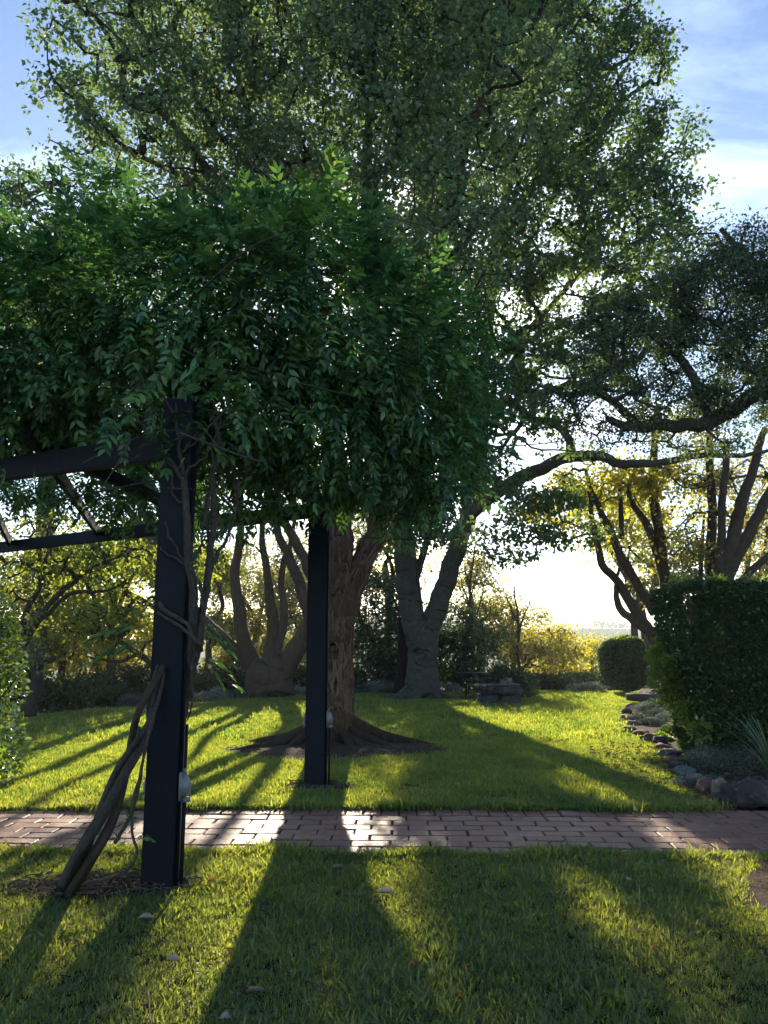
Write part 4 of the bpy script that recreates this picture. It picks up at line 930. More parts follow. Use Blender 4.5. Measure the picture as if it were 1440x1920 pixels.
desc = {'rockred': 'reddish brown', 'rockgrey': 'blue-grey', 'rocktan': 'tan', 'rockdark': 'dark'}
ords = ['first', 'second', 'third', 'fourth', 'fifth', 'sixth', 'seventh', 'eighth', 'ninth', 'tenth', 'eleventh', 'twelfth', 'thirteenth', 'fourteenth', 'fifteenth', 'sixteenth', 'seventeenth']
for k, (px, py, a_, b_, h_, m_) in enumerate(rk):
    c = atz(px, py); c[2] = h_ * .40
    if k == 17: lab = 'large dark boulder at the corner of bed and path'
    elif k == 16: lab = 'upright tan stone leaning on the large dark boulder'
    elif k == 18: lab = 'small dark stone in front of the upright tan stone'
    elif k == 19: lab = 'dark boulder at the right edge beside the strappy plant'
    else: lab = '%s edging rock, %s along the bed from its far end' % (desc[m_], ords[k])
    a_, b_, h_ = a_ * .86, b_ * .86, h_ * .8; c[2] *= .8
    o = rock('edging_rock', (c[0] + .05, c[1] + .08, c[2]), (a_, b_, h_), M[m_], 500 + k, random.uniform(-.9, .9), None, 3, .34, .12)
    tag(o, lab, 'rock', 'rocks edging the garden bed')
for k, (px, py, s_) in enumerate([(1215, 1300, .5)]):
    o = rock('stone_slab', (at(px, 1302, 21)[0], 21.3, .2), (.9, .5, .22), M['rockdark'], 540, 0, None, 3, .08, .7); tag(o, 'flat dark stone slab at the foot of the round bush', 'rock')

# bed plants
c = atz(1400, 1470); strappy('strap_leaved_plant', 'tall sword-leaved plant behind the large dark boulder', (c[0] + .05, 8.75, .03), .95, 60, 600, M['strap'], w=.024, lean=.55)
c = atz(1272, 1372); strappy('strap_leaved_plant', 'narrow-leaved clump below the fresh growth of the hedge', (c[0], c[1], .03), .42, 90, 601, M['strap'], w=.018, lean=.9)
c = atz(1290, 1424); strappy('tufted_plant', 'tiny green tuft in the bed behind the grey rock', (c[0], c[1], .03), .15, 70, 602, M['strap'], w=.01, lean=.7)
mound('flowering_shrub', 'low wiry shrub dotted with small pale flowers, in front of the hedge', 'shrub', (*atz(1345, 1455)[:2], .03), (.42, .36, .36), 2400, .022, M['wiry'], 41)
mound('flowering_shrub', 'second pale wiry shrub nearer the sword-leaved plant', 'shrub', (*atz(1400, 1450)[:2], .03), (.34, .30, .30), 1500, .022, M['wiry'], 42)
for k, (px, py, r, m_) in enumerate([(1232, 1345, .35, 'lav'), (1215, 1330, .32, 'silver'), (1250, 1352, .30, 'silver'), (1222, 1362, .28, 'lav'), (1240, 1325, .35, 'strap'), (1300, 1475, .18, 'silver'), (1330, 1478, .22, 'lav'), (1430, 1500, .35, 'lav')]):
    lab = ['grey-leaved cover at the middle of the bed', 'silvery patch near the far end of the bed', 'silvery patch beneath the fresh hedge growth', 'grey patch just behind the red edging rocks', 'green patch near the flat stone slab', 'silvery sprig behind the tan edging rock', 'grey creeping plant beneath the flowering shrub', 'blue-grey creeping plant in the right corner of the bed'][k]
    mound('ground_cover', lab, 'plant', (*atz(px, py)[:2], .03), (r, r * .9, r * .45), 1300, .032 if k < 5 else .02, M[m_], 610 + k)

bedl = ['grey-green sprawl beside the flat stone slab', 'silvery sprawl left of the fresh hedge shoots', 'olive ground cover filling the bed behind the far rocks', 'dull green cover beneath the narrow-leaved clump', 'small green hummock behind the tiny tuft', 'silvery thread-leaved patch between the tiny tuft and the flowering shrub', 'low green cover just inside the blue-grey rock', 'olive hummock at the foot of the hedge corner', 'grey mat just inside the fourth rock', 'green seedlings in front of the narrow-leaved clump']
for k, (px, py, r, h, m_) in enumerate([(1222, 1318, .34, .30, 'lav'), (1206, 1336, .30, .2, 'silver'), (1228, 1336, .34, .28, 'under'), (1256, 1380, .26, .14, 'hedge'), (1312, 1418, .22, .16, 'hedge'), (1318, 1440, .22, .18, 'silver'), (1282, 1442, .16, .08, 'hedge'), (1318, 1395, .26, .2, 'under'), (1196, 1356, .24, .14, 'lav'), (1240, 1390, .2, .1, 'hedge_new_lit')]):
    mound('ground_cover', bedl[k], 'plant', (*atz(px, py)[:2], .03), (r, r * .9, h), 1000, .034, M[m_], 640 + k)
# ------------------------------------------------------------------ pergola
pergola = empty('pergola', (pA[0], pA[1], 0), 'dark navy timber pergola buried in wisteria', 'pergola')
def beam(A, Bp, w_, h_, name, j=0):
    A, Bp = np.array(A, dtype=float), np.array(Bp, dtype=float); L = np.linalg.norm((Bp - A)[:2]); ra = math.atan2(Bp[1] - A[1], Bp[0] - A[0])
    bm = bmesh.new(); bmesh.ops.create_cube(bm, size=1)
    for v in bm.verts: v.co = Vector((v.co.x * L, v.co.y * w_, v.co.z * h_))
    bmesh.ops.bevel(bm, geom=list(bm.edges), offset=.006, segments=2, affect='EDGES')
    me = bpy.data.meshes.new(name); bm.to_mesh(me); bm.free(); me.materials.append(M['paint'])
    o = link(name, me, pergola); c = (A + Bp) / 2; o.location = c - np.array(pergola['_o']); o.rotation_euler = (0, 0, ra); return o
def post(x, y, s_, top, rz=0.0):
    bm = bmesh.new(); bmesh.ops.create_cube(bm, size=1)
    for v in bm.verts: v.co = Vector((v.co.x * s_, v.co.y * s_, v.co.z * (top + .1)))
    bmesh.ops.bevel(bm, geom=list(bm.edges), offset=.006, segments=2, affect='EDGES')
    me = bpy.data.meshes.new('post'); bm.to_mesh(me); bm.free(); me.materials.append(M['paint'])
    o = link('post', me, pergola); o.location = np.array([x, y, top / 2 - .05]) - np.array(pergola['_o']); o.rotation_euler = (0, 0, rz)
    # cover strip on its right flank
    for sy, hh in ((-.045, top * .98), (.055, 1.05)):
        b = B(); b.box((0, 0, 0), (.022, .05, hh)); V, F = b.parts(); st_ = link('cover_strip', mesh('cover_strip', V, F, M['paint']), o); st_.location = (s_ / 2 + .0115, sy, -(top / 2 - .05) + hh / 2 + (0 if sy < 0 else .0))
    return o
PAx, PAy = pA[0] - .035, pA[1] + .06
PBx, PBy = pB[0] - .01, pB[1] + .12
post(PAx, PAy, .21, 3.35, .03); post(PBx, PBy, .225, 3.3, .02)
zb = at(307, 863, PAy)[2]
e1 = atz(0, 903, zb); d1 = (e1 - np.array([PAx, PAy, zb])); e1 = np.array([PAx, PAy, zb]) + d1 * 1.7
hb = .185
beam((PAx - .10, PAy, zb + hb / 2), (e1[0], e1[1], zb + hb / 2), .075, hb, 'beam')
zb2 = at(587, 972, PBy)[2]
e2 = atz(0, 1037, zb2); d2 = e2 - np.array([PBx, PBy, zb2]); e2 = np.array([PBx, PBy, zb2]) + d2 * 1.3
beam((PBx - .11, PBy, zb2 + .09), (e2[0], e2[1], zb2 + .09), .07, .18, 'beam')
zs = max(zb, zb2)
beam((PAx + .0, PAy + .12, zb + .27), (PBx, PBy - .12, zb2 + .27), .07, .17, 'beam')
# rafters crossing from beam to beam
for f in (.22, .48, .74, .97):
    a_ = np.array([PAx, PAy, zb + hb + .075]) + d1 * 1.7 * f; b_ = np.array([PBx, PBy, zb2 + .18 + .075]) + d2 * 1.3 * f
    dd_ = b_ - a_; o = beam(a_ - dd_ * .04, b_ + dd_ * .06, .05, .145, 'rafter')
# one more member low between the beams (seen end-on under the foliage)
beam(at(105, 868, 5.95), at(318, 930, 8.3), .055, .12, 'brace')

for (x, y, z) in ((PAx - .045, PAy - .112, zb + .05), (PAx + .04, PAy - .112, zb + .13), (PBx - .05, PBy - .12, zb2 + .05), (PBx + .04, PBy - .12, zb2 + .12)):
    b = B(); b.tube([[x, y + .01, z], [x, y - .006, z]], .014, 6); b.obj('bolt', M['blackmetal'], pergola)
# little shell-shaped lights on the posts
def post_light(c, side, label, conduit):
    root = empty('post_light', c, label, 'outdoor light', 'lights on the pergola posts')
    g = 12; m = 9; V = []; F = []
    for i in range(m):                 # a hooded dome: deep oval bowl bulging outwards
        f = i / (m - 1); th = f * PI / 2
        for k in range(g):
            a = k * 2 * PI / g
            yy = math.cos(a) * .062 * math.cos(th) ; zz = math.sin(a) * .085 * math.cos(th) * (1.0 if math.sin(a) > 0 else .92)
            V.append([c[0] + side * .062 * math.sin(th) ** .9, c[1] + yy, c[2] + zz - .012 * math.sin(th)])
    for i in range(m - 1):
        for k in range(g): F.append([i * g + k, i * g + (k + 1) % g, (i + 1) * g + (k + 1) % g, (i + 1) * g + k])
    obj('shade', V, np.array(F), M['lamp'], root, True)
    b = B(); b.box((c[0] + side * .004, c[1], c[2]), (.014, .13, .18)); b.obj('back_plate', M['lamp'], root)
    b = B(); b.tube([[c[0] + side * .03, c[1], c[2] - .075], [c[0] + side * .032, c[1], c[2] - .105]], .03, 10); b.obj('lens', M['lamp'], root)
    b = B(); b.tube([[c[0] + side * .02, c[1], c[2] + .08], [c[0] + side * .012, c[1], c[2] + .108]], .012, 8); b.obj('knob', M['lamp'], root)
    if conduit:
        b = B(); b.tube([[c[0] + side * .028, c[1] - .01, c[2] - .09], [c[0] + side * .028, c[1] - .01, 0]], .011, 8); b.obj('conduit', M['paint'], root)
hA = at(343, 1470, PAy)[2]; hB = at(612, 1346, PBy)[2]
post_light((PAx + .127, PAy - .05, hA), 1, 'pale shell-shaped light on the right side of the front post', True)
post_light((PAx - .080, PAy, hA), -1, 'pale light half hidden on the left side of the front post', False)
post_light((PBx + .137, PBy - .05, hB), 1, 'pale shell-shaped light on the right side of the rear post', True)
post_light((PBx - .085, PBy, hB), -1, 'pale light half hidden on the left side of the rear post', False)

# ------------------------------------------------------------------ wisteria
wis = empty('wisteria', (*atz(135, 1665)[:2], 0), 'huge wisteria vine with twisted trunks, covering the dark pergola in leaves', 'vine')
def stem(pts, radii, name='stem', n=9, m=7, wg=.006, seed=0, mat='barkV'):
    P = np.array([[*p, r] for p, r in zip(pts, np.interp(np.linspace(0, 1, len(pts)), np.linspace(0, 1, len(radii)), radii))])
    S_ = smoothline(P, m); S_[:, :3] = wig(S_[:, :3], wg, seed + 900)
    b = B(); b.tube(S_[:, :3], S_[:, 3], n, True, .12, seed); return b.obj(name, M[mat], wis, True)
# thick twisted trunk leaning from the soil up to the front post
bp = [atz(122, 1672), at(160, 1600, 4.98), at(195, 1530, 5.0), at(228, 1450, 5.03), at(257, 1392, 5.08), at(276, 1345, 5.14), at(290, 1300, 5.3), at(305, 1250, 5.36)]
bp[0][2] = -.03
BPc = smoothline(np.array(bp), 14); nB = len(BPc); T_, U_, W_2 = frames(BPc)
for k, (ph, rad, sp_, tw) in enumerate([(0, .046, .040, 1.9), (2.3, .040, .044, 1.9), (4.3, .030, .048, 2.1), (5.3, .018, .060, 2.6)]):
    f = np.linspace(0, 1, nB); a = ph + f * tw * PI; spread_ = sp_ * (1.5 - .5 * f) + (.06 * np.sin(f * PI * .9) if k == 1 else 0); spread_ = spread_ * .62
    P = BPc + U_ * (np.cos(a) * spread_)[:, None] + W_2 * (np.sin(a) * spread_)[:, None]
    P[0, 2] = -.03
    b = B(); b.tube(P, rad * .56 * (1.3 - .5 * f), 12, True, .38, 30 + k); b.obj('stem', M['barkV'] if k != 1 else M['barkH'], wis, True)
b = B(); q = at(258, 1372, 5.0); b.tube(smoothline([at(250, 1400, 5.0), at(257, 1385, 4.98), at(261, 1362, 4.97)], 4), np.linspace(.016, .009, 9), 7); b.obj('stub', M['barkV'], wis, True)
stem([at(283, 1340, 5.0), at(270, 1420, 4.95), at(250, 1500, 4.93), at(247, 1555, 4.9), at(256, 1600, 4.88), at(235, 1635, 4.9), at(190, 1650, 4.98), at(160, 1658, 5.0)], [.008, .008, .010], wg=.003, seed=1)
stem([at(288, 1340, 5.05), at(272, 1400, 5.0), at(262, 1470, 5.0), at(240, 1540, 5.0), at(215, 1580, 5.0)], [.010, .009, .012], wg=.003, seed=2)
F_ = PAy - .135      # just in front of the post face
R_ = PAy - .02
stem([at(344, 1345, R_ + .1), at(354, 1270, R_ + .02), at(362, 1190, F_ + .05), at(362, 1110, F_ + .01), at(354, 1050, F_), at(350, 985, F_), at(346, 900, F_)], [.030, .034, .030, .024], seed=3, wg=.004)
stem([at(346, 905, F_), at(318, 862, F_), at(285, 815, F_ - .02), at(245, 778, F_ - .05), at(212, 758, F_ - .1)], [.017, .012], seed=4)
stem([at(346, 905, F_), at(338, 850, F_), at(332, 800, F_ + .02), at(328, 740, F_ + .05)], [.015, .010], seed=5)
stem([at(344, 905, F_), at(356, 878, F_ - .03), at(380, 862, F_ - .05), at(391, 845, F_ - .05)], [.012, .008], seed=6)
stem([at(340, 848, F_), at(365, 830, F_ - .03), at(398, 795, F_ - .05), at(420, 770, F_)], [.011, .007], seed=7)
stem([at(346, 945, F_), at(328, 935, F_ - .03), at(322, 915, F_ - .03), at(323, 880, F_)], [.009, .006], seed=8)
stem([at(350, 1058, F_), at(332, 1030, F_ - .01), at(316, 1000, F_ - .01), at(305, 970, F_ + .05)], [.010, .007], seed=9)
stem([at(350, 1060, F_), at(325, 1045, F_ - .01), at(303, 1030, F_), at(297, 1010, F_ + .1)], [.009, .007], seed=10)
stem([at(352, 1055, F_), at(372, 1035, F_ - .03), at(380, 1000, F_ - .02), at(386, 960, F_), at(400, 900, F_), at(398, 840, F_ - .02), at(412, 790, F_), at(400, 750, F_)], [.010, .008], seed=11)
stem([at(296, 1125, F_ + .06), at(310, 1145, F_ - .01), at(335, 1160, F_ - .02), at(352, 1172, F_ - .02), at(362, 1200, F_), at(368, 1240, F_ + .05)], [.018, .014], seed=12, wg=.002)
stem([at(296, 1148, F_ + .04), at(318, 1162, F_ - .015), at(345, 1180, F_ - .03), at(372, 1205, F_ - .02), at(378, 1220, F_ + .04)], [.013, .012], seed=13, wg=.002)
stem([at(350, 1060, F_ - .01), at(372, 1090, F_ - .03), at(380, 1130, F_ - .02), at(378, 1170, F_), at(366, 1230, F_ + .05), at(354, 1290, R_), at(345, 1345, R_ + .1)], [.011, .014, .011], seed=14)
stem([at(345, 1330, R_ + .12), at(362, 1262, R_ + .05), at(372, 1210, R_ + .02), at(380, 1150, R_), at(389, 1080, R_), at(397, 1020, R_), at(401, 950, R_), at(399, 890, R_), at(412, 830, R_), at(402, 780, R_)], [.020, .026, .022, .014], seed=15)
stem([at(391, 1080, R_), at(412, 1030, R_ + .05), at(428, 1005, R_ + .1), at(440, 960, R_ + .2), at(450, 900, R_ + .3)], [.014, .010], seed=16)
stem([at(385, 1130, R_ + .05), at(392, 1040, R_ + .05), at(388, 960, R_ + .05), at(395, 900, R_ + .05)], [.016, .011], seed=17)
stem([at(350, 1352, R_ + .05), at(358, 1330, R_ + .02), at(361, 1305, R_), at(352, 1270, R_ + .05)], [.004, .012], seed=18, wg=.003)

# pinnate leaf templates
def frond(seed, npair=6, droop=.35):
    g = np.random.default_rng(seed); V = []; T = []; k = 0
    def rach(f): return np.array([0.06 * math.sin(f * 3 + seed), f * (1 - .12 * f), -droop * f * f])
    pr = [rach(f) for f in np.linspace(0, 1, 5)]
    for i in range(4):
        a, b_ = pr[i], pr[i + 1]; V += [a + [-.006, 0, 0], a + [.006, 0, 0], b_]; T.append([k, k + 1, k + 2]); k += 3
    items = [(f, s) for f in np.linspace(.22, .94, npair) for s in (-1, 1)] + [(1.0, 0)]
    for f, s in items:
        o_ = rach(f); L = (.27 - .05 * abs(f - .5)) * g.uniform(.85, 1.12)
        a = s * (1.15 - .45 * f) + g.normal(0, .1) if s else g.normal(0, .1)
        D = np.array([math.sin(a), math.cos(a), -.28 - .3 * f + g.normal(0, .12)]); D /= np.linalg.norm(D)
        X = np.cross(D, [0, 0, 1]); X /= np.linalg.norm(X); Z = np.cross(X, D); wv = L * .19
        tw = g.normal(0, .25); X = X * math.cos(tw) + Z * math.sin(tw); Z = np.cross(X, D)
        pts = [o_, o_ + D * L * .30 + X * wv + Z * .012, o_ + D * L * .66 + X * wv * .8 + Z * .01, o_ + D * L, o_ + D * L * .66 - X * wv * .8 + Z * .01, o_ + D * L * .30 - X * wv + Z * .012]
        V += pts; T += [[k, k + 1, k + 2], [k, k + 2, k + 3], [k, k + 3, k + 4], [k, k + 4, k + 5]]; k += 6
    return np.array(V), np.array(T)
FR = [frond(s, 5 + s % 2, .25 + .12 * s) for s in range(5)]
Wb = [blob(-60, 640, 5.9, .9, .8, .55), blob(90, 620, 5.9, .85, .8, .58), blob(220, 560, 5.9, .6, .8, .62), blob(340, 590, 5.8, .75, .8, .66), blob(480, 570, 5.9, .70, .85, .70), blob(590, 580, 6.0, .70, .95, .74), blob(700, 670, 6.5, .76, .95, .74),
      blob(620, 790, 6.7, .8, .95, .55), blob(800, 780, 7.2, .55, .85, .78), blob(470, 740, 6.2, .6, .8, .55), blob(190, 700, 6.1, .8, .8, .42), blob(10, 710, 6.2, .9, .8, .45),
      blob(225, 400, 6.5, .26, .4, .28), blob(320, 690, 5.9, .5, .6, .42), blob(770, 915, 7.6, .38, .5, .28), blob(850, 860, 7.6, .30, .5, .35), blob(600, 890, 7.8, .7, .6, .22), blob(840, 650, 7.0, .40, .6, .40),
      blob(560, 480, 6.0, .50, .6, .22), blob(450, 900, 7.0, .45, .6, .28), blob(375, 770, 5.25, .26, .22, .16), blob(345, 765, 4.98, .20, .10, .13), blob(270, 775, 5.1, .3, .15, .10)]
Wlow = [blob(160, 900, 10, 1.6, .8, .22), blob(20, 890, 10, 1.4, .8, .25), blob(330, 930, 9.5, 1.0, .8, .22), blob(90, 900, 8.2, 1.2, .7, .18), blob(270, 905, 8.0, .7, .7, .22), blob(390, 990, 7.2, .30, .4, .18), blob(30, 790, 7.2, 1.0, 1.2, .22), blob(230, 780, 7.0, .8, 1.0, .25), blob(150, 860, 8.5, 1.4, 1.0, .25)]
g = np.random.default_rng(71)
def wsample(bl, n, shell):
    P, dd, kk = blobs_sample(bl, n, g, shell); bl_ = np.array(bl); ins = np.zeros(len(P), bool)
    for b_ in bl_: ins |= (((P - b_[:3]) / b_[3:6]) ** 2).sum(1) < .50
    dd = dd / bl_[kk][:, 3:6]; dd /= np.linalg.norm(dd, axis=1)[:, None]
    return P[~ins], dd[~ins]
P1, D1 = wsample(Wb, 9200, .72)
P2, D2 = wsample(Wlow, 2000, .3)
P3, D3, _ = blobs_sample(np.array(Wb) * [1, 1, 1, .75, .75, .75], 1800, g, .2)
P0 = np.vstack([P1, P2, P3]); Dn = np.vstack([D1, D2, D3])
Dl = Dn * .9 + g.normal(0, .75, P0.shape); Dl[:, 2] -= .35 * (Dn[:, 2] < .5) * (g.uniform(0, 1, len(P0)) < .6); Dl[:, 2] += .25 * (Dn[:, 2] > .5)
size = .28 * g.uniform(.5, 1.4, len(P0)); roll = g.normal(0, .5, len(P0))
# leaves nearest to the viewer stand as parts of their own
dist = np.linalg.norm(P0 - [0, 0, 1.6], axis=1)
hidden = np.zeros(len(P0), bool)
score = dist - .9 * (-(Dn[:, 1])) + g.uniform(0, .8, len(P0))
order = np.argsort(score); big = order[:225]; rest = order[225:]
frm = [mesh('leaf', V, T, M['wis']) for V, T in FR]
Rm = rot_to(Dl, roll)
wo = np.array(wis['_o'])
for k in big:
    o = bpy.data.objects.new('leaf', frm[int(k) % 5]); COL.objects.link(o); o.parent = wis
    Mx = Matrix.Translation(Vector(P0[k] - wo)) @ Matrix(Rm[k].tolist()).to_4x4() @ Matrix.Scale(float(size[k]), 4); o.matrix_local = Mx
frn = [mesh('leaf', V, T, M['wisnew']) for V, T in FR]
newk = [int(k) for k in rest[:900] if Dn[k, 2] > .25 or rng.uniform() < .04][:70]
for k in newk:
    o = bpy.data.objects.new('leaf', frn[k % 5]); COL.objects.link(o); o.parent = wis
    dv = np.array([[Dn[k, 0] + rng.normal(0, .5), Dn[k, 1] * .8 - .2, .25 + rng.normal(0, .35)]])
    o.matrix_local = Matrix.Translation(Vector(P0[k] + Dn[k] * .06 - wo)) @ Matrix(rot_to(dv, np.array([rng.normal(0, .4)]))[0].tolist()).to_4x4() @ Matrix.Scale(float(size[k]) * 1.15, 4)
b = B()
for s in range(5):
    m = rest[rest % 5 == s]
    V, F = scatter(FR[s], P0[m], Dl[m], roll[m], size[m]); b.add(V, t=F)
o = b.obj('foliage', M['wis'], wis); o['kind'] = 'stuff'
# a few fronds hanging free near the front post
for k, (x, y, Y, dx_, dz_, s_) in enumerate([(288, 1198, 5.1, -1, -.10, .46), (292, 1178, 5.05, -.9, .2, .40), (290, 1172, 5.0, -.4, .5, .34), (375, 1160, 5.1, 1, -.25, .36), (368, 1232, 5.1, 1, .12, .34), (370, 1228, 5.05, .9, -.5, .30), (372, 1180, 5.1, .9, -.1, .22), (243, 1560, 5.2, .2, .9, .2), (245, 1585, 5.15, -.6, .7, .2), (255, 1575, 5.15, .8, .6, .18), (60, 880, 5.3, .5, -.6, .2), (10, 870, 5.3, .3, -.9, .3), (345, 620, 4.9, .1, -1, .4), (330, 640, 4.95, -.4, -.9, .35), (365, 650, 4.95, .5, -.9, .35)]):
    o = bpy.data.objects.new('leaf', frm[k % 5]); COL.objects.link(o); o.parent = wis
    R1 = rot_to(np.array([[dx_, -.25, dz_]]), np.array([.1 * k]))[0]
    o.matrix_local = Matrix.Translation(Vector(at(x, y, Y) - wo)) @ Matrix(R1.tolist()).to_4x4() @ Matrix.Scale(s_, 4)
# inner branches and whippy shoots
b = B()
for k in range(150):
    a_ = np.array(Wb[g.integers(len(Wb))][:3]) + g.normal(0, .35, 3); c_ = a_ + g.normal(0, .55, 3) * [1, .8, .6]; m_ = (a_ + c_) / 2 + g.normal(0, .12, 3)
    b.tube(smoothline([a_, m_, c_], 5), np.linspace(.009, .003, 11), 5, False)
o = b.obj('inner_shoots', M['barkV'], wis, True); o['kind'] = 'stuff'
sh = [[(430, 300), (448, 268), (470, 290), (476, 340)], [(705, 300), (722, 268), (728, 310), (705, 350)], [(640, 330), (660, 305), (665, 300), (655, 335)], [(560, 340), (640, 330), (700, 330), (740, 310), (725, 270)],
      [(690, 400), (780, 420), (870, 440), (925, 430), (930, 405), (905, 430)], [(670, 395), (740, 460), (790, 530), (840, 590)], [(385, 330), (400, 315), (415, 330), (410, 345)], [(350, 540), (358, 560), (362, 575)], [(335, 560), (336, 590), (335, 610)],
      [(590, 510), (600, 550), (580, 600), (575, 620)], [(600, 525), (640, 580), (680, 640), (700, 660)], [(130, 390), (200, 330), (260, 330), (300, 370)], [(900, 640), (925, 690), (930, 740), (915, 790)]]
for k, s_ in enumerate(sh):
    Y = 5.6 if k in (7, 8) else 5.35 if k in (9, 10) else 6.2
    stem([at(x, y, Y + .05 * i) for i, (x, y) in enumerate(s_)], [.005, .0035], 'shoot', 5, 5, .004, 40 + k)
# hanging seed pods
for k, (x, y, Y) in enumerate([(515, 700, 5.6), (520, 740, 5.6), (860, 760, 6.5), (862, 790, 6.5), (786, 660, 6.2), (215, 590, 5.3)]):
    p = at(x, y, Y); b = B(); b.tube(smoothline([p + [0, 0, .07], p, p - [0, 0, .07]], 4), [.003, .006, .008, .009, .009, .009, .008, .006, .002], 6); b.obj('seed_pod', M['deadleaf'], wis, True)

# ------------------------------------------------------------------ grass
def tuft(seed, n, h, w_, r, lean=.55):
    g = np.random.default_rng(seed); V = []; T = []; k = 0
    for _ in range(n):
        x, y = g.normal(0, r * .5, 2); a = g.uniform(0, 2 * PI); hh = h * g.uniform(.45, 1.2); l = hh * lean * g.uniform(.1, 1.3)
        sx, sy = -math.sin(a) * w_ / 2, math.cos(a) * w_ / 2; cx, cy = math.cos(a), math.sin(a)
        V += [(x - sx, y - sy, 0), (x + sx, y + sy, 0), (x + cx * l * .35 + sx * .9, y + cy * l * .35 + sy * .9, hh * .55), (x + cx * l * .35 - sx * .9, y + cy * l * .35 - sy * .9, hh * .55), (x + cx * l, y + cy * l, hh)]
        T += [(k, k + 1, k + 2), (k, k + 2, k + 3), (k + 3, k + 2, k + 4)]; k += 5
    return np.array(V), np.array(T)
def grass_points(n, y0, y1, g, poly):
    # density per area constant in the ring
    Y = g.uniform(y0, y1, n); X = g.uniform(-1, 1, n) * (.62 * Y + .8)
    keep = g.uniform(0, 1, n) < (.62 * Y + .8) / (.62 * y1 + .8); X, Y = X[keep], Y[keep]
    k = inpoly(X, Y, poly); X, Y = X[k], Y[k]
    for (cx, cy, rx, ry) in patches:
        e = ((X - cx) / rx) ** 2 + ((Y - cy) / ry) ** 2
        jit = g.uniform(.72, 1.12, len(X)) + .10 * np.sin(X * 7) * np.sin(Y * 6); k = e > jit ** 2; X, Y = X[k], Y[k]
    return X, Y
def geo_instancer(name, pts, rotz, scl, protos, mat, parent=None, tilt=None):
    me = bpy.data.meshes.new(name); n = len(pts)
    me.vertices.add(n); me.vertices.foreach_set('co', np.asarray(pts, dtype=np.float32).ravel())
    for nm, dt, arr in (('rot', 'FLOAT_VECTOR', rotz), ('scl', 'FLOAT', scl), ('pick', 'INT', np.random.default_rng(1).integers(0, len(protos), n))):
        at_ = me.attributes.new(nm, dt, 'POINT'); at_.data.foreach_set('vector' if dt == 'FLOAT_VECTOR' else 'value', np.asarray(arr, dtype=np.float32 if dt != 'INT' else np.int32).ravel())
    o = bpy.data.objects.new(name, me); COL.objects.link(o)
    ng = bpy.data.node_groups.new(name, 'GeometryNodeTree'); ng.interface.new_socket('Geometry', in_out='INPUT', socket_type='NodeSocketGeometry'); ng.interface.new_socket('Geometry', in_out='OUTPUT', socket_type='NodeSocketGeometry')
    gi = ng.nodes.new('NodeGroupInput'); go = ng.nodes.new('NodeGroupOutput'); ip = ng.nodes.new('GeometryNodeInstanceOnPoints')
    g2i = ng.nodes.new('GeometryNodeGeometryToInstance')
    for p in reversed(protos):
        oi = ng.nodes.new('GeometryNodeObjectInfo'); oi.inputs['Object'].default_value = p; ng.links.new(oi.outputs['Geometry'], g2i.inputs[0])
    ng.links.new(g2i.outputs[0], ip.inputs['Instance']); ng.links.new(gi.outputs[0], ip.inputs['Points']); ip.inputs['Pick Instance'].default_value = True
    def na(nm, dt):
        a = ng.nodes.new('GeometryNodeInputNamedAttribute'); a.data_type = dt; a.inputs[0].default_value = nm
        return [s for s in a.outputs if s.enabled and s.name == 'Attribute'][0]
    ng.links.new(na('rot', 'FLOAT_VECTOR'), ip.inputs['Rotation']); ng.links.new(na('scl', 'FLOAT'), ip.inputs['Scale']); ng.links.new(na('pick', 'INT'), ip.inputs['Instance Index'])
    ng.links.new(ip.outputs[0], go.inputs[0])
    md = o.modifiers.new('scatter', 'NODES'); md.node_group = ng; return o
def protos(name, args):
    r = []
    for k, a in enumerate(args):
        V, T = tuft(*a); r.append(bpy.data.objects.new(name, mesh(name, V, T, M['grass'])))
    return r
g = np.random.default_rng(90)
def lawn_grass(label, pts, sc, pr):
    n = len(pts); rot = np.stack([g.normal(0, .12, n), g.normal(0, .12, n), g.uniform(0, 6.28, n)], 1)
    hs = 1 + .25 * np.sin(pts[:, 0] * 2.3 + 1) * np.sin(pts[:, 1] * 1.9)
    o = geo_instancer('grass', pts, rot, sc * hs * (1 + .22 * np.sin(pts[:, 0] * 6.1 + pts[:, 1] * 2) * np.sin(pts[:, 1] * 5.3)) * np.clip(g.lognormal(-.08, .24, n), .5, 1.6), pr, M['grass']); tag(o, label, None, None, 'stuff'); return o
pn = protos('near_tuft', [(k, 15, .036, .0058, .060, 1.35) for k in range(8)])
pm = protos('mid_tuft', [(20 + k, 20, .041, .0070, .085, .6) for k in range(5)])
pf = protos('far_tuft', [(40 + k, 30, .052, .013, .20, .4) for k in range(4)])
X, Y = grass_points(36000, 2.9, 6.5, g, [(-9, 2.6), (9, 2.6), (9, PATH_N(9) + .03), (-9, PATH_N(-9) + .03)])
k = ~inpoly(X, Y, bn); X, Y = X[k], Y[k]
lawn_grass('short shaded lawn grass in front of the brick path', np.stack([X, Y, np.zeros_like(X)], 1), 1.0, pn)
fp = [tuple(p) for p in farlawn]
X, Y = grass_points(52000, 7.3, 13.5, g, fp)
lawn_grass('sunlit lawn grass just beyond the brick path', np.stack([X, Y, np.zeros_like(X)], 1), 1.0, pm)
X, Y = grass_points(38000, 13.4, 28, g, fp)
lawn_grass('far lawn grass reaching the border and trees', np.stack([X, Y, np.zeros_like(X)], 1), 1.0, pf)
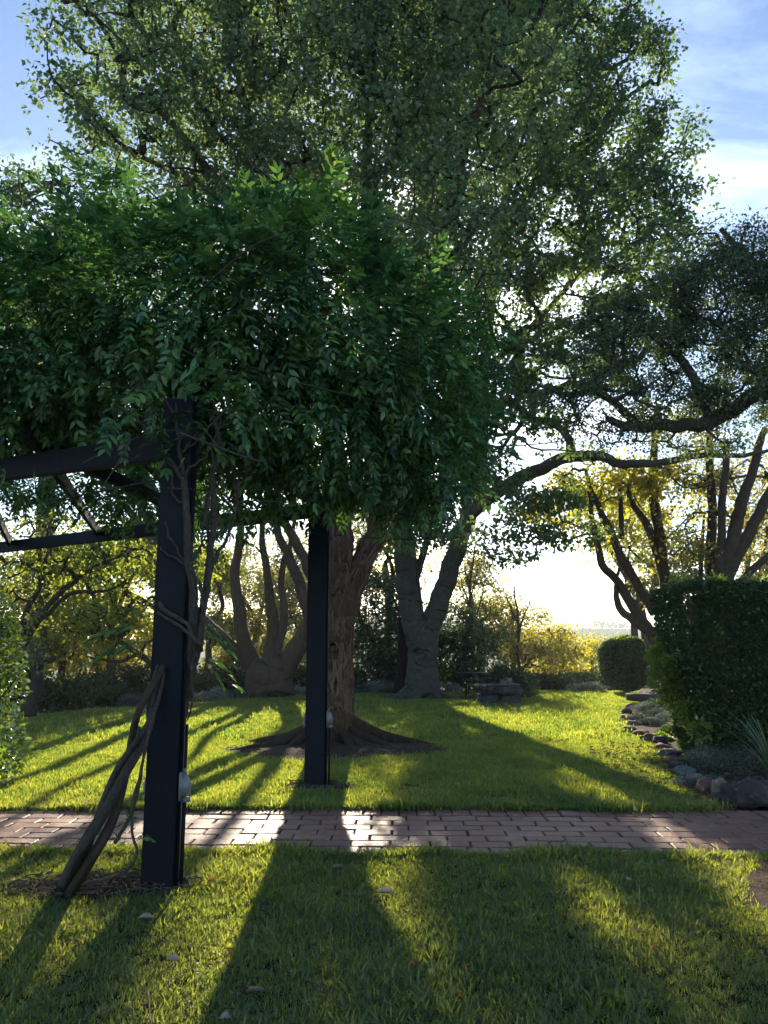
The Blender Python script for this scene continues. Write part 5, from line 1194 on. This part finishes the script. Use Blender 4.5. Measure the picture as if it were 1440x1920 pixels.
# ragged longer grass hanging over both path edges
Xe = g.uniform(-4.8, 4.8, 2600); Ye = PATH_F(Xe) + np.abs(g.normal(0, .03, 2600)) - .04 - .20 * np.clip((-Xe - .8) / 3.5, 0, 1)
Xn = g.uniform(-4.2, 4.2, 2400); Yn = PATH_N(Xn) + .03 - np.abs(g.normal(0, .035, 2400)) + .04 * np.sin(Xn * 5)
kk = Xe < 3.2
lawn_grass('ragged tufts leaning over the brick path edges', np.vstack([np.stack([Xe[kk], Ye[kk], np.zeros(kk.sum())], 1), np.stack([Xn, Yn, np.zeros(2400)], 1)]), 1.35, pn)

# ------------------------------------------------------------------ litter
def litter(name, label, area, n, seed, mat, kind='twigs'):
    g = np.random.default_rng(seed); b = B()
    cx, cy, rx, ry = area
    for _ in range(n):
        a = g.uniform(0, 6.28); r = math.sqrt(g.uniform(0, 1)); p = np.array([cx + rx * r * math.cos(a), cy + ry * r * math.sin(a), .035 + g.uniform(0, .02)])
        L = g.uniform(.04, .18); t = g.uniform(0, 6.28); d = np.array([math.cos(t), math.sin(t), g.normal(0, .12)]) * L
        b.tube([p, p + d * .5 + g.normal(0, .008, 3), p + d], g.uniform(.002, .005), 4, False)
    V0 = None
    o = b.obj(name, mat); tag(o, label, None, None, 'stuff'); return o
litter('twig_litter', 'dry twigs and chips around the foot of the vine', (pA[0] - .42, pA[1] + .05, .62, .26), 260, 1, M['twig'])
litter('twig_litter', 'fallen twigs over the roots of the shaggy tree', (-.75, 12.2, 1.6, .9), 200, 2, M['twig'])
litter('twig_litter', 'dry chips round the foot of the rear post', (pB[0], pB[1], .42, .28), 90, 3, M['twig'])
litter('twig_litter', 'dry litter on the right garden bed', (3.9, 10.3, 1.1, 2.2), 420, 4, M['twig'])
litter('twig_litter', 'dry litter in the near right bed corner', (3.0, 4.9, .5, .7), 160, 5, M['twig'])
b = B()
for area, n in (((3.8, 10.6, .9, 2.4), 700), ((pA[0] - .42, pA[1] + .05, .6, .25), 160), ((-.75, 12.2, 1.6, .9), 260), ((3.0, 4.9, .5, .6), 120)):
    cx, cy, rx, ry = area; a = g.uniform(0, 6.28, n); r = np.sqrt(g.uniform(0, 1, n)); P = np.stack([cx + rx * r * np.cos(a), cy + ry * r * np.sin(a), .045 + g.uniform(0, .02, n)], 1)
    D = g.normal(0, 1, (n, 3)) * [1, 1, .25]; V, F = scatter(T_small(.28), P, D, g.normal(0, .5, n), g.uniform(.03, .075, n)); b.add(V, t=F)
o = b.obj('leaf_litter', M['litter']); tag(o, 'scattered dry leaves on the bare soil', None, None, 'stuff')

n = 420; X = g.uniform(-4.6, 4.4, n); P = np.stack([X, np.where(g.uniform(0, 1, n) < .6, PATH_F(X) - np.abs(g.normal(0, .10, n)), PATH_N(X) + np.abs(g.normal(0, .2, n))), g.uniform(.004, .012, n)], 1)
D = g.normal(0, 1, (n, 3)) * [1, 1, .12]; V, F = scatter(T_small(.26), P, D, g.normal(0, .25, n), g.uniform(.012, .05, n))
o = obj('leaf_litter', V, F, M['litter'], None); tag(o, 'small dry leaves and chips swept along the path edges', None, None, 'stuff')
n = 2600; Y = g.uniform(3.2, 6.1, n); X = g.uniform(-1, 1, n) * (.6 * Y + .4); cl = (np.sin(X * 2.1 + 1) * np.sin(Y * 2.7) + .4 * np.sin(X * 5.3) > .25); X, Y = X[cl], Y[cl]; n = len(X)
P = np.repeat(np.stack([X, Y, g.uniform(.025, .045, n)], 1), 3, 0); an = np.tile([0, 2.1, 4.2], n) + np.repeat(g.uniform(0, 6, n), 3); D = np.stack([np.cos(an), np.sin(an), np.full(3 * n, .15)], 1)
V, F = scatter(T_small(.45), P, D, g.normal(0, .2, 3 * n), np.repeat(g.uniform(.010, .018, n), 3))
o = obj('clover', V, F, M['grass'], None); tag(o, 'patches of clover in the near lawn', None, None, 'stuff')
n = 2400; Y = g.uniform(3.2, 6.2, n); X = g.uniform(-1, 1, n) * (.6 * Y + .4); P = np.stack([X, Y, g.uniform(.01, .035, n)], 1); D = g.normal(0, 1, (n, 3)) * [1, 1, .35]
V, F = scatter(T_small(.05), P, D, g.normal(0, .3, n), g.uniform(.03, .08, n))
o = obj('dry_thatch', V, F, M['litter'], None); tag(o, 'dry straw-coloured blades lying in the near lawn', None, None, 'stuff')
fl = [(617, 1630, .11, 'd', 'curled pale brown leaf on the grass just below the bright path'), (742, 1676, .13, 'd', 'long curved pale leaf lying on the shaded lawn'), (458, 1861, .10, 'd', 'pale lance-shaped leaf at the bottom left of centre'),
      (434, 1905, .06, 'd', 'small white leaf at the bottom edge'), (1340, 1666, .075, 'd', 'oval silvery leaf on the lawn near the right edge'), (1186, 1651, .05, 'd', 'round pale leaf below the path at the right'), (1168, 1613, .055, 'd', 'pale green-grey leaf at the near edge of the path'), (1183, 1612, .05, 'd', 'twin of the grey leaf at the near path edge, on its right'),
      (837, 1625, .04, 'd', 'small white petal-like leaf below the shaded path'), (1092, 1665, .05, 'd', 'pale leaf at the top of the right-hand sun streak'), (1221, 1780, .06, 'r', 'small red leaf upright in the grass at the right'), (782, 1814, .06, 'r', 'dark red-brown leaf at the bottom centre'),
      (868, 1820, .05, 'r', 'pinkish leaf right of the dark red-brown one'), (870, 1868, .055, 'r', 'pinkish leaf lowest at the bottom centre'), (1436, 1795, .14, 'd', 'bright sunlit leaf at the right edge of the lawn'), (336, 1802, .07, 'd', 'pale crumpled leaf below the front post'), (20, 1765, .05, 'd', 'pale leaf at the left edge between the shadows'),
      (545, 1433, .07, 'r', 'orange leaf on the sunlit lawn beside the rear post'), (390, 1655, .07, 'r', 'brown leaf upright in the grass right of the front post'), (290, 1722, .10, 'd', 'dry curled leaf below the vine foot')]
for k, (px, py, L, c_, lab) in enumerate(fl):
    p = atz(px, py, .035); V, F = T_leaf(.22 if L > .08 else .34); V = V * [1, 1, 2.5]; a_ = random.uniform(-2.2, -.9) if k % 2 else random.uniform(.8, 2.2)
    R1 = rot_to(np.array([[math.cos(a_ - 1.2), math.sin(a_ - 1.2), .22 if c_ == 'd' else .8]]), np.array([.35]))[0]
    o = obj('fallen_leaf', (V * L) @ R1.T + p, F, M['deadleaf' if c_ == 'd' else 'redleaf'], None, False, p); tag(o, lab, 'leaf', 'fallen leaves on the lawn')
# twigs on the lawn
for k, (pts, lab) in enumerate([([(200, 1393), (215, 1388), (228, 1383)], 'dark twig lying on the sunlit lawn left of the front post'), ([(370, 1640), (395, 1630), (415, 1615)], 'pale dead twig in the grass right of the front post'), ([(278, 1860), (280, 1890), (282, 1920)], 'thin dry stalk standing in the grass at the bottom left'), ([(1048, 1680), (1056, 1672), (1064, 1664)], 'short white twig on the shaded lawn'), ([(570, 1835), (600, 1848), (615, 1856)], 'thin brown twig on the near lawn below the path'), ([(640, 1430), (660, 1410), (682, 1395)], 'thin forked twig beside the rear post')]):
    P = smoothline([atz(x, y, .04) for x, y in pts], 4); b = B(); b.tube(P, .0035, 5); o = b.obj('fallen_twig', M['twig']); tag(o, lab, 'twig', 'fallen twigs')

# ------------------------------------------------------------------ haze
HAZE = True
if HAZE:
    b = B(); b.box((0, 360, 0), (1400, 1000, 180)); V, F = b.parts(); V[:, 2] = np.where(V[:, 2] > 0, 40, -34)
    m, t, o_ = newmat('haze'); pv = N(t, 'ShaderNodeVolumePrincipled'); pv.inputs['Density'].default_value = .0006; pv.inputs['Color'].default_value = (.86, .92, 1, 1); pv.inputs['Anisotropy'].default_value = .3
    t.links.new(pv.outputs[0], o_.inputs['Volume'])
    o = obj('haze', V, F, m, None, False, (0, 0, 0)); tag(o, 'thin evening haze over the valley', None, None, 'stuff')
